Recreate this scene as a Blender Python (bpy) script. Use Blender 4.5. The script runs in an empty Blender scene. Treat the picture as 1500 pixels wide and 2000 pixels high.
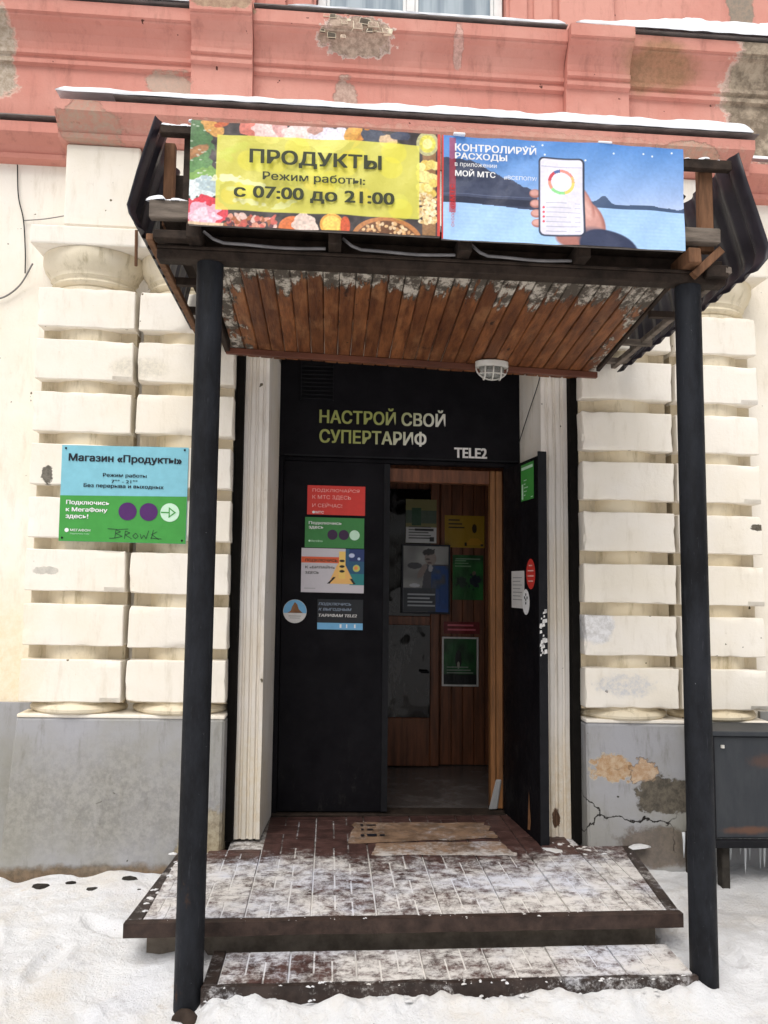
import bpy, bmesh, math, random
import numpy as np
from mathutils import Vector, Matrix, noise as mnoise, geometry as geo
random.seed(7)
S = bpy.context.scene
COL = S.collection
# ------------------------------------------------------------------ camera
cam_d = bpy.data.cameras.new('camera'); cam = bpy.data.objects.new('camera', cam_d); COL.objects.link(cam)
cam_d.sensor_fit = 'VERTICAL'; cam_d.sensor_height = 24; cam_d.lens = 24*1560.2/2000
cam_d.clip_start = .05; cam_d.clip_end = 500
r = Vector((.99767491, -.06740162, .01008904)); u = Vector((-.01600173, -.08776819, .99601239)); f = Vector((.06624735, .99385802, .08864267))
mw = Matrix((( r.x, u.x, -f.x, 0.0), (r.y, u.y, -f.y, -4.44), (r.z, u.z, -f.z, 1.68), (0, 0, 0, 1)))
cam.matrix_world = mw
S.camera = cam
# ------------------------------------------------------------------ light
W = bpy.data.worlds.new('World'); S.world = W; W.use_nodes = True
wn = W.node_tree.nodes; wl = W.node_tree.links
sky = wn.new('ShaderNodeTexSky'); sky.sky_type = 'NISHITA'; sky.sun_disc = False
SUN_EL, SUN_AZ = math.radians(58), math.radians(200)     # azimuth clockwise from +Y: behind the viewer, a bit to the left
sky.sun_elevation = SUN_EL; sky.sun_rotation = SUN_AZ; sky.air_density = 1.0; sky.dust_density = 4.0; sky.ozone_density = 1.0
hs = wn.new('ShaderNodeHueSaturation'); hs.inputs['Saturation'].default_value = .25
bg = wn['Background']; bg.inputs['Strength'].default_value = .085
wl.new(sky.outputs[0], hs.inputs['Color']); wl.new(hs.outputs[0], bg.inputs['Color'])
sun_d = bpy.data.lights.new('sun', 'SUN'); sun_d.energy = 1.5; sun_d.angle = math.radians(40); sun_d.color = (1, .965, .92)
sun = bpy.data.objects.new('sun', sun_d); COL.objects.link(sun)
sd = Vector((math.sin(SUN_AZ)*math.cos(SUN_EL), math.cos(SUN_AZ)*math.cos(SUN_EL), math.sin(SUN_EL)))
sun.rotation_euler = sd.to_track_quat('Z', 'Y').to_euler()
S.view_settings.view_transform = 'Standard'; S.view_settings.look = 'None'
S.view_settings.exposure = 0.6; S.view_settings.gamma = 1; S.view_settings.use_curve_mapping = False

# ------------------------------------------------------------------ materials
def lin(c):
    return tuple((x/12.92 if x <= .04045 else ((x+.055)/1.055)**2.4) for x in c)
class NT:
    def __init__(s, name):
        s.m = bpy.data.materials.new(name); s.m.use_nodes = True
        s.t = s.m.node_tree; s.n = s.t.nodes; s.l = s.t.links; s.b = s.n['Principled BSDF']
        s.pos = s.n.new('ShaderNodeNewGeometry').outputs['Position']
    def new(s, k, **kw):
        n = s.n.new(k)
        for a, b in kw.items(): setattr(n, a, b)
        return n
    def put(s, sock, v):
        if hasattr(v, 'links') or isinstance(v, bpy.types.NodeSocket): s.l.new(v, sock)
        else: sock.default_value = v
    def math(s, op, a, b=0., c=0.):
        n = s.new('ShaderNodeMath', operation=op); s.put(n.inputs[0], a); s.put(n.inputs[1], b); s.put(n.inputs[2], c); return n.outputs[0]
    def vmath(s, op, a, b):
        n = s.new('ShaderNodeVectorMath', operation=op); s.put(n.inputs[0], a); s.put(n.inputs[1], b)
        return n.outputs['Value'] if op == 'LENGTH' else n.outputs[0]
    def noise(s, scale, detail=5, rough=.6, stretch=(1, 1, 1), off=(0, 0, 0)):
        v = s.vmath('MULTIPLY', s.pos, stretch)
        if any(off): v = s.vmath('ADD', v, off)
        n = s.new('ShaderNodeTexNoise'); s.l.new(v, n.inputs['Vector'])
        n.inputs['Scale'].default_value = scale; n.inputs['Detail'].default_value = detail; n.inputs['Roughness'].default_value = rough
        return n.outputs['Fac']
    def ss(s, v, a, b, lo=0., hi=1.):
        n = s.new('ShaderNodeMapRange', interpolation_type='SMOOTHSTEP'); s.put(n.inputs[0], v)
        for i, x in enumerate((a, b, lo, hi)): n.inputs[i+1].default_value = x
        return n.outputs[0]
    def mix(s, f, a, b):
        n = s.new('ShaderNodeMix', data_type='RGBA'); s.put(n.inputs[0], f)
        s.put(n.inputs[6], (*a, 1) if isinstance(a, tuple) and len(a) == 3 else a); s.put(n.inputs[7], (*b, 1) if isinstance(b, tuple) and len(b) == 3 else b)
        return n.outputs[2]
    def comp(s, i):
        n = s.new('ShaderNodeSeparateXYZ'); s.l.new(s.pos, n.inputs[0]); return n.outputs[i]
    def blob(s, c, rad, amp=.8, ns=9, edge=.06):
        d = s.vmath('LENGTH', s.vmath('DIVIDE', s.vmath('SUBTRACT', s.pos, c), rad), (0, 0, 0))
        d = s.math('ADD', d, s.math('MULTIPLY', s.math('SUBTRACT', s.noise(ns, 6, .65), .5), amp*2))
        return s.ss(d, 1-edge, 1+edge, 1., 0.)
    def bump(s, h, strength=.3, dist=.01):
        n = s.new('ShaderNodeBump'); n.inputs['Strength'].default_value = strength; n.inputs['Distance'].default_value = dist
        s.put(n.inputs['Height'], h); s.l.new(n.outputs[0], s.b.inputs['Normal'])
    def done(s, col, rough=.8, spec=.3, metal=0.):
        s.put(s.b.inputs['Base Color'], (*col, 1) if isinstance(col, tuple) and len(col) == 3 else col)
        s.put(s.b.inputs['Roughness'], rough); s.put(s.b.inputs['Specular IOR Level'], spec); s.b.inputs['Metallic'].default_value = metal
        return s.m

def plain(name, col, rough=.7, spec=.3, var=.25, scale=12, bump=.15, bscale=70, metal=0., stretch=(1, 1, 1), specks=None):
    t = NT(name)
    n = t.noise(scale, 6, .65, stretch)
    c = t.mix(t.ss(n, .3, .7), tuple(x*(1-var) for x in col), tuple(min(1, x*(1+var*.6)) for x in col))
    if specks: c = t.mix(t.ss(t.noise(specks[1], 3, .6, off=(3, 1, 2)), specks[2], specks[2]+.04), c, specks[0])
    if bump: t.bump(t.noise(bscale, 5, .7, stretch), bump, .004)
    return t.done(c, rough, spec, metal)

def plaster(name, base, warm, dark, patches=(), cracks=None, streaks=.4, bump=.35, spots=True):
    t = NT(name)
    c = t.mix(t.ss(t.noise(1.6, 5, .6), .35, .7), base, warm)
    c = t.mix(t.math('MULTIPLY', t.ss(t.noise(9, 7, .7, (1.6, 1.6, .35)), .5, .78), streaks), c, dark)
    c = t.mix(t.math('MULTIPLY', t.ss(t.noise(26, 6, .75, off=(5, 5, 5)), .6, .75), .3), c, dark)
    c = t.mix(t.math('MULTIPLY', t.ss(t.noise(3.3, 8, .75, (1, 1, .6), off=(8, 0, 3)), .52, .68), .22), c, tuple(k*.6+m_*.4 for k, m_ in zip(warm, dark)))
    if spots:
        c = t.mix(t.ss(t.noise(19, 2, .5, off=(9, 2, 4)), .745, .765), c, tuple(x*.35 for x in dark))
    h = t.math('MULTIPLY', t.noise(55, 6, .7), .5); h = t.math('ADD', h, t.noise(7, 4, .6))
    for p in patches:
        m = t.blob(p['c'], p['r'], p.get('amp', .8), p.get('ns', 9), p.get('edge', .09))
        pc = t.mix(t.ss(t.noise(p.get('vs', 30), 6, .75, off=(1, 7, 3)), .35, .65), p['col'], p.get('col2', tuple(x*.55 for x in p['col'])))
        fac = t.math('MULTIPLY', m, p.get('a', 1.))
        rim = t.math('MULTIPLY', t.math('SUBTRACT', t.blob(p['c'], tuple(x*1.08 for x in p['r']), p.get('amp', .8), p.get('ns', 9), .05), m), p.get('rim', .0))
        c = t.mix(fac, c, pc)
        if p.get('rim'): c = t.mix(rim, c, p.get('rimcol', (.7, .6, .5)))
        h = t.math('SUBTRACT', h, t.math('MULTIPLY', m, p.get('depth', 1.5)))
    if cracks:
        v = t.new('ShaderNodeTexVoronoi', feature='DISTANCE_TO_EDGE'); v.inputs['Scale'].default_value = cracks['scale']
        pv = t.vmath('ADD', t.pos, (0, 0, 0))
        nn = t.new('ShaderNodeTexNoise'); nn.inputs['Scale'].default_value = 9; nn.inputs['Detail'].default_value = 5; t.l.new(t.pos, nn.inputs['Vector'])
        pv = t.vmath('ADD', pv, t.vmath('MULTIPLY', nn.outputs['Color'], (.14, .14, .14))); t.l.new(pv, v.inputs['Vector'])
        cm = t.math('MULTIPLY', t.ss(v.outputs['Distance'], .003, .012, 1., 0.), t.blob(cracks['c'], cracks['r'], .5, 5, .2))
        c = t.mix(cm, c, (.015, .012, .01)); h = t.math('SUBTRACT', h, t.math('MULTIPLY', cm, 2.))
    t.bump(h, bump, .008)
    return t.done(c, .9, .15)

GREY_R = dict(col=(.30, .28, .24), col2=(.13, .11, .085))
mt = {}
mt['cream'] = plaster('cream_plaster', (.84, .79, .71), (.80, .735, .62), (.44, .37, .25), streaks=.34,
    patches=[dict(c=(-1.9, .2, 1.1), r=(.35, .5, .5), col=(.72, .56, .30), col2=(.78, .68, .48), a=.6, edge=.5, depth=.1, amp=.5, ns=4),
             dict(c=(-1.55, 0, 2.25), r=(.03, .2, .05), col=(.2, .18, .15), depth=1, ns=20),
             dict(c=(-1.08, 0, 2.86), r=(.14, .2, .06), col=(.72, .66, .52), a=.5, edge=.4, depth=.2),
             dict(c=(-1.53, 0, 1.73), r=(.07, .2, .02), col=(.45, .43, .38), a=.6, ns=20, depth=.1),
             dict(c=(1.66, 0, 1.12), r=(.16, .3, .06), col=(.48, .50, .55), col2=(.75, .7, .62), a=.7, edge=.3, ns=18, depth=.1),
             dict(c=(1.5, 0, 1.46), r=(.10, .3, .10), col=(.80, .82, .88), a=.6, edge=.2, ns=6, depth=.1),
             dict(c=(2.46, 0, 2.02), r=(.05, .3, .02), col=(.15, .13, .1), ns=18, depth=1)])
mt['core'] = plaster('stained_cream_plaster', (.72, .64, .49), (.66, .55, .37), (.24, .18, .08), streaks=.75)
mt['joint_dirt'] = plaster('grimy_joint_plaster', (.60, .51, .36), (.66, .57, .43), (.20, .15, .07), streaks=.85)
mt['capital'] = plaster('capital_plaster', (.78, .70, .55), (.68, .59, .40), (.28, .22, .10), streaks=.8)
mt['grey'] = plaster('grey_plinth_plaster', (.345, .345, .365), (.29, .282, .25), (.15, .142, .12), streaks=.75,
    patches=[dict(c=(1.58, 0, .67), r=(.12, .2, .07), col=(.50, .38, .26), col2=(.38, .23, .12), ns=16, amp=1.1, rim=.8, rimcol=(.5, .42, .32)),
             dict(c=(1.76, 0, .655), r=(.08, .2, .06), col=(.52, .40, .29), col2=(.40, .25, .14), ns=16, amp=1.1, rim=.8, rimcol=(.1, .06, .03)),
             dict(c=(1.87, 0, .52), r=(.17, .2, .10), col=(.075, .066, .055), col2=(.15, .13, .10), ns=11, amp=1., depth=3),
             dict(c=(1.85, 0, .25), r=(.26, .2, .11), col=(.15, .11, .08), col2=(.09, .065, .045), a=.75, ns=7, edge=.15, depth=1),
             dict(c=(-.62, 0, .30), r=(.16, .3, .16), col=(.42, .36, .24), col2=(.26, .2, .12), ns=10, edge=.15),
             dict(c=(-1.2, 0, .13), r=(.75, .3, .06), col=(.20, .14, .09), col2=(.12, .09, .06), ns=8, edge=.3),
             dict(c=(-1.2, 0, .5), r=(.7, .3, .25), col=(.33, .315, .28), a=.6, ns=4, edge=.6, depth=.1)],
    cracks=dict(scale=2.4, c=(1.62, 0, .38), r=(.30, .5, .27)))
mt['red'] = plaster('salmon_red_plaster', (.57, .245, .195), (.64, .32, .26), (.33, .14, .11), streaks=.6, bump=.6,
    patches=[dict(c=(-2.02, .0, 4.72), r=(.16, .5, .30), col=(.52, .44, .36), col2=(.34, .27, .2), ns=5, rim=.6, rimcol=(.7, .55, .45)),
             dict(c=(-1.38, -.1, 4.19), r=(.17, .3, .15), col=(.42, .34, .26), col2=(.52, .26, .2), ns=9, a=.8),
             dict(c=(-1.0, .1, 4.60), r=(.14, .3, .10), col=(.42, .36, .29), col2=(.5, .38, .3), a=.8, ns=8),
             dict(c=(-.68, .1, 5.02), r=(.2, .3, .045), col=(.40, .34, .22), a=.7, ns=8),
             dict(c=(.10, .1, 4.93), r=(.21, .3, .10), col=(.55, .42, .33), col2=(.30, .22, .17), ns=11, rim=.9, rimcol=(.85, .75, .66), depth=2.5),
             dict(c=(.05, .1, 4.60), r=(.07, .3, .10), col=(.52, .44, .36), a=.7, ns=12),
             dict(c=(.72, .1, 4.90), r=(.03, .3, .12), col=(.75, .52, .45), a=.7, ns=12),
             dict(c=(1.60, .1, 5.06), r=(.18, .3, .05), col=(.7, .55, .42), col2=(.4, .26, .2), ns=14),
             dict(c=(1.95, .1, 4.85), r=(.24, .3, .14), col=(.40, .22, .12), col2=(.22, .15, .07), a=.75, edge=.4, ns=5, depth=.3),
             dict(c=(2.60, .1, 4.72), r=(.21, .5, .46), col=(.19, .15, .11), col2=(.44, .36, .27), vs=11, ns=4, rim=.7, rimcol=(.72, .66, .56), depth=2.5),
             dict(c=(2.62, .3, 5.45), r=(.09, .6, .40), col=(.24, .21, .17), col2=(.34, .26, .2), ns=6),
             dict(c=(2.05, -.1, 4.19), r=(.22, .3, .06), col=(.40, .33, .25), col2=(.6, .35, .26), a=.8, ns=12),
             dict(c=(.55, -.1, 4.21), r=(1.7, .3, .06), col=(.60, .42, .33), col2=(.56, .26, .2), a=.45, ns=15, depth=.3)])
mt['metal_flash'] = plain('weathered_flashing', (.20, .18, .17), .6)
mt['snowcap'] = plain('ledge_snow', (.86, .88, .92), .7, .2, var=.05, scale=5, bump=.4, bscale=40)
mt['jamb'] = plaster('white_reveal_paint', (.72, .68, .63), (.70, .63, .53), (.36, .30, .21), streaks=.55,
    patches=[dict(c=(-.43, .14, .50), r=(.25, .3, .30), col=(.68, .58, .42), col2=(.72, .66, .55), a=.7, edge=.5, ns=8, depth=.4),
             dict(c=(1.33, .14, .45), r=(.2, .3, .28), col=(.62, .50, .34), col2=(.70, .64, .54), a=.6, edge=.5, ns=8, depth=.4),
             dict(c=(1.30, .14, .36), r=(.022, .3, .05), col=(.14, .08, .05), ns=15)])
mt['gap'] = plain('black_gap_membrane', (.008, .007, .006), .9, .1)
t = NT('black_door_paint')
c = t.mix(t.ss(t.noise(4, 6, .7), .35, .7), (.0042, .0038, .0052), (.0078, .0072, .0092))
c = t.mix(t.math('MULTIPLY', t.math('MULTIPLY', t.ss(t.noise(9, 8, .8, (1, 1, .5), off=(3, 0, 1)), .52, .70), t.ss(t.comp(2), 1.0, .3)), .6), c, (.035, .033, .030))
c = t.mix(t.ss(t.noise(38, 4, .7, (1, 1, 2.5), off=(7, 7, 0)), .74, .78), c, (.05, .05, .052))
t.bump(t.noise(10, 6, .7), .35, .006); mt['black'] = t.done(c, t.ss(t.noise(7, 6, .7), .35, .7, .5, .75), .09)
mt['edge_grey'] = plain('charcoal_door_edge', (.012, .012, .014), .65, .12, specks=((.2, .2, .2), 60, .78))
t = NT('worn_black_post_paint')
c = t.mix(t.ss(t.noise(5, 8, .75, (1, 1, .35)), .35, .68), (.0065, .0068, .008), (.018, .020, .025))
c = t.mix(t.math('MULTIPLY', t.ss(t.noise(45, 5, .7, (2, 2, .25)), .60, .70), .5), c, (.045, .048, .055))
c = t.mix(t.ss(t.noise(70, 3, .6, off=(3, 1, 2)), .745, .77), c, (.22, .23, .24))
c = t.mix(t.math('MULTIPLY', t.ss(t.noise(13, 6, .7, (1, 1, .5), off=(6, 6, 6)), .60, .68), t.ss(t.comp(2), .9, .1)), c, (.05, .028, .018))
t.bump(t.math('ADD', t.noise(24, 6, .75, (1, 1, .5)), t.noise(6, 3, .5)), .45, .006); mt['post'] = t.done(c, t.ss(t.noise(9, 5, .7), .3, .7, .45, .7), .13)
mt['darkwood'] = plain('weathered_dark_timber', (.035, .024, .018), .8, .2, var=.5, scale=16, bump=.6, stretch=(1, .4, 1))
mt['greywood'] = plain('grey_weathered_timber', (.17, .14, .115), .85, .2, var=.45, scale=22, bump=.6, stretch=(.25, 1, 1.5))
mt['brownwood'] = plain('brown_timber', (.17, .085, .045), .75, .2, var=.4, scale=14, bump=.5, stretch=(2, 2, .3))
mt['rail'] = plain('varnished_red_rail', (.13, .045, .025), .5, .35, var=.3, scale=10, stretch=(.3, 1, 1))
mt['sheet'] = plain('dark_corrugated_sheet', (.018, .0145, .021), .42, .45, var=.4, scale=6, bump=.1)
mt['pale_strip'] = plain('pale_grey_strip', (.20, .195, .20), .7)
mt['white_plastic'] = plain('aged_white_enamel', (.62, .60, .55), .45, .4, var=.12, bump=.05)
mt['cablem'] = plain('dark_cable', (.03, .03, .032), .6)
mt['lightcable'] = plain('grey_cable', (.22, .21, .2), .6)
mt['postwood'] = plain('orange_wood_post', (.23, .10, .035), .5, .35, var=.35, scale=12, bump=.3, stretch=(3, 3, .25))
mt['vest'] = plain('varnished_plank_wood', (.17, .06, .026), .42, .35, var=.5, scale=9, bump=.3, stretch=(3, 3, .25))
mt['vfloor'] = plain('dark_vestibule_floor', (.11, .10, .095), .22, .5, var=.4, scale=6)
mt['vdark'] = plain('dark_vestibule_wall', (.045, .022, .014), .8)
mt['concrete'] = plain('stained_pale_concrete', (.15, .125, .10), .9, .1, var=.4, scale=9, bump=.5)
mt['slabedge'] = plain('dark_brown_edging', (.045, .028, .022), .6, .3, var=.5, scale=14, bump=.5, bscale=40)
mt['cardboard'] = plain('brown_cardboard', (.27, .135, .068), .85, .1, var=.35, scale=8, bump=.25, bscale=40)
mt['rubble'] = plain('dark_wet_rubble', (.04, .035, .03), .9, .1, var=.5)
mt['redline'] = plain('print_red', (.55, .02, .02), .5, .3, var=.05, bump=0)
mt['winframe'] = plain('white_window_frame', (.72, .72, .70), .5, .4, var=.08, bump=.1)
mt['curtain'] = plain('pale_curtain', (.45, .52, .58), .8, .2, var=.25, scale=6, bump=.3, stretch=(3, 1, .4))
def flat(name, col, rough=.5): return plain('print_'+name, col, rough, .3, var=.06, scale=20, bump=0)
mt['p_black'] = flat('black', (.012, .014, .022)); mt['p_white'] = flat('white', (.80, .80, .80)); mt['p_olive'] = flat('dark_olive', (.035, .042, .018))
mt['p_purple'] = flat('purple', (.075, .018, .12)); mt['p_green'] = flat('green', (.055, .30, .055)); mt['p_blue'] = flat('light_blue', (.21, .50, .60))
mt['p_red'] = flat('red', (.62, .045, .035)); mt['p_pink'] = flat('pale_red', (.80, .42, .38)); mt['p_paper'] = flat('paper', (.66, .64, .62))
mt['p_grey'] = flat('grey', (.30, .30, .30)); mt['p_sky'] = flat('sky_blue', (.17, .42, .66)); mt['p_orange'] = flat('orange', (.72, .22, .06))
mt['p_dark'] = flat('charcoal', (.016, .018, .022)); mt['p_steel'] = flat('steel', (.23, .28, .36)); mt['p_ink'] = flat('ink', (.02, .05, .03))
mt['p_mint'] = flat('mint', (.55, .78, .60)); mt['p_gg'] = flat('green_dull', (.05, .22, .06)); mt['p_pgr'] = flat('dull_purple', (.05, .022, .06))
# letters that fade from olive green to silver grey from left to right, as printed
t = NT('print_olive_to_silver')
mt['p_fade'] = t.done(t.mix(t.ss(t.math('ADD', t.comp(0), t.math('MULTIPLY', t.comp(2), -1.1)), -2.72, -2.12), (.29, .31, .09), (.74, .72, .68)), .5)
t = NT('window_glass'); mt['glass'] = t.done(t.mix(t.ss(t.noise(5, 3, .5, (3, 1, .25)), .35, .65), (.20, .25, .29), (.38, .44, .48)), .08, .5)
t = NT('glazed_door_pane'); t.bump(t.noise(3.5, 2, .5, (1, 1, .6)), .55, .035); mt['pane'] = t.done(t.mix(t.ss(t.noise(7, 5, .7, (1.6, 1, .5)), .52, .62), (.006, .005, .005), (.04, .04, .04)), .05, .22)
t = NT('lamp_glass'); t.b.inputs['Transmission Weight'].default_value = .7; mt['lampglass'] = t.done((.55, .56, .52), .15, .5)
t = NT('ice'); t.b.inputs['Transmission Weight'].default_value = .35; mt['ice'] = t.done((.85, .88, .9), .15, .5)
# rusty dark metal box
t = NT('dark_metal_box')
c = t.mix(t.ss(t.noise(6, 6, .7, (2, 1, .5)), .35, .7), (.024, .028, .034), (.036, .04, .045))
c = t.mix(t.math('MULTIPLY', t.blob((2.28, -.3, .77), (.07, .2, .03), .8, 14, .5), .5), c, (.10, .045, .025))
c = t.mix(t.math('MULTIPLY', t.blob((2.2, -.3, .42), (.12, .2, .018), .8, 14, .6), .7), c, (.14, .06, .03))
t.bump(t.noise(30, 5, .7), .3, .004); mt['box'] = t.done(c, .55, .4)
# peeling varnished soffit boards: bare grey/white paint flaking near the open front edge
t = NT('peeling_soffit_boards')
n1 = t.noise(9, 7, .7, (3, .35, 3)); c = t.mix(t.ss(n1, .3, .72), (.085, .026, .011), (.33, .125, .045))
c = t.mix(t.ss(t.noise(14, 5, .6, (1, .8, 1), off=(4, 4, 4)), .62, .74), c, (.05, .018, .01))
y = t.comp(1); x = t.comp(0)
wn_ = t.new('ShaderNodeTexWhiteNoise', noise_dimensions='1D'); t.l.new(t.math('FLOOR', t.math('DIVIDE', t.math('ADD', x, .565), .0736)), wn_.inputs['W']); rb = wn_.outputs['Value']
c = t.mix(t.math('MULTIPLY', rb, .6), c, (.06, .020, .010))
c = t.mix(t.math('MULTIPLY', t.ss(t.noise(5, 5, .7, (2, .8, 1), off=(0, 2, 2)), .5, .7), .4), c, (.40, .20, .09))
y = t.math('ADD', y, t.math('MULTIPLY', t.math('SUBTRACT', rb, .5), .22))
pe = t.math('ADD', t.math('MULTIPLY', t.math('SUBTRACT', t.noise(10, 8, .76, (2.6, .32, 1)), .5), 2.1), t.ss(y, -.70, -.98, 0., .66))
lf = t.math('ADD', t.math('MULTIPLY', t.math('SUBTRACT', t.noise(13, 6, .7, (1.6, .5, 1), off=(2, 0, 0)), .5), 1.6), t.ss(x, -.36, -.55, 0., .55))
rf = t.math('ADD', t.math('MULTIPLY', t.math('SUBTRACT', t.noise(13, 6, .7, (1.6, .5, 1), off=(2, 0, 0)), .5), 1.6), t.ss(x, 1.3, 1.5, 0., .45))
pm = t.ss(t.math('MAXIMUM', t.math('MAXIMUM', pe, lf), rf), .42, .47)
pc = t.mix(t.ss(t.noise(16, 6, .75, (1, .7, 1), off=(7, 7, 0)), .46, .60), (.085, .07, .055), (.52, .47, .40))
c = t.mix(pm, c, pc)
t.bump(t.math('ADD', t.math('MULTIPLY', pm, 1.4), t.noise(30, 5, .7, (3, .3, 3))), .8, .006)
c = t.mix(t.ss(t.noise(6, 3, .5, (4, 1.6, 4), off=(0, 9, 0)), .70, .74), c, (.03, .012, .008)); mt['soffit'] = t.done(c, t.ss(pm, 0., 1., .5, .85), .3)
# snow-dusted clinker tiles
def tile_mat(name, extra, brown, cover=.80):
    t = NT(name); y = t.comp(1); x = t.comp(0)
    lo = t.noise(1.7, 3, .6, off=(2, 0, 0)); fi = t.noise(20, 9, .82, (1, 1, 1)); mid = t.noise(5.5, 6, .7, (1, 1.6, 1))
    b = t.ss(y, .12, -.36, -.30, .16)
    b = t.math('ADD', b, t.math('MULTIPLY', t.ss(x, .5, 1.2), t.ss(y, .25, -.1, 0., .10)))
    b = t.math('SUBTRACT', b, t.math('MULTIPLY', t.blob((-.16, -1.06, .12), (.25, .13, .3), .5, 6, .4), .20))
    v = t.math('ADD', t.math('ADD', t.math('MULTIPLY', lo, .55), t.math('MULTIPLY', mid, .75)), t.math('ADD', t.math('MULTIPLY', fi, 1.5), b))
    v = t.math('ADD', v, extra-.25)
    v = t.math('ADD', v, t.math('MULTIPLY', t.math('SUBTRACT', t.noise(75, 6, .8), .5), .55))
    m = t.ss(v, 1.10, 1.52)
    c = t.mix(t.ss(t.noise(13, 5, .6), .35, .65), tuple(k*.7 for k in brown), tuple(k*1.35 for k in brown))
    sn = t.mix(t.ss(t.noise(3, 4, .6, off=(1, 5, 0)), .4, .7), (.80, .77, .73), (.76, .78, .86))
    c = t.mix(t.math('MULTIPLY', m, cover), c, sn)
    t.bump(t.math('ADD', t.math('MULTIPLY', m, 1.), t.noise(80, 4, .7)), .5, .004)
    return t.done(c, t.ss(m, 0., 1., .45, .85), .3)
mt['tile'] = tile_mat('dusted_brown_clinker', .03, (.070, .036, .031))
mt['joint'] = tile_mat('snow_filled_joints', .42, (.13, .105, .09), .95)
mt['joint_fine'] = tile_mat('fine_tile_joints', .30, (.06, .04, .035), .85)
mt['border'] = tile_mat('dark_tile_border', -.26, (.035, .024, .02))
mt['frostcard'] = tile_mat('frosted_cardboard', .27, (.22, .14, .09), .6)
# ground snow, trodden and slightly sandy
t = NT('trodden_snow')
c = t.mix(t.ss(t.noise(2.4, 6, .65), .42, .72), (.84, .845, .86), (.77, .725, .665))
c = t.mix(t.math('MULTIPLY', t.ss(t.noise(9, 6, .7, (1, 1.6, 1)), .60, .78), .6), c, (.58, .46, .32))
c = t.mix(t.math('MULTIPLY', t.ss(t.noise(1.1, 3, .6, off=(4, 4, 0)), .55, .7), .5), c, (.74, .76, .84))
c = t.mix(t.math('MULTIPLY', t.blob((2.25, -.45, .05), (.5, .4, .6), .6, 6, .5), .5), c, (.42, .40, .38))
c = t.mix(t.ss(t.noise(46, 4, .6), .71, .74), c, (.30, .24, .18))
c = t.mix(t.math('MULTIPLY', t.ss(t.noise(5.5, 8, .75, off=(3, 9, 0)), .55, .7), .45), c, (.52, .51, .53))
t.bump(t.math('ADD', t.noise(14, 9, .78), t.math('MULTIPLY', t.noise(60, 4, .7), .5)), .9, .025)
mt['snow'] = t.done(c, .75, .25)
# print: colour attribute
t = NT('printed_banner'); a = t.new('ShaderNodeVertexColor', layer_name='print')
t.bump(t.math('ADD', t.noise(4, 3, .6, (1, 1, .5)), t.math('MULTIPLY', t.noise(14, 4, .6), .3)), .7, .02); mt['print'] = t.done(a.outputs[0], .42, .35)

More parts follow.
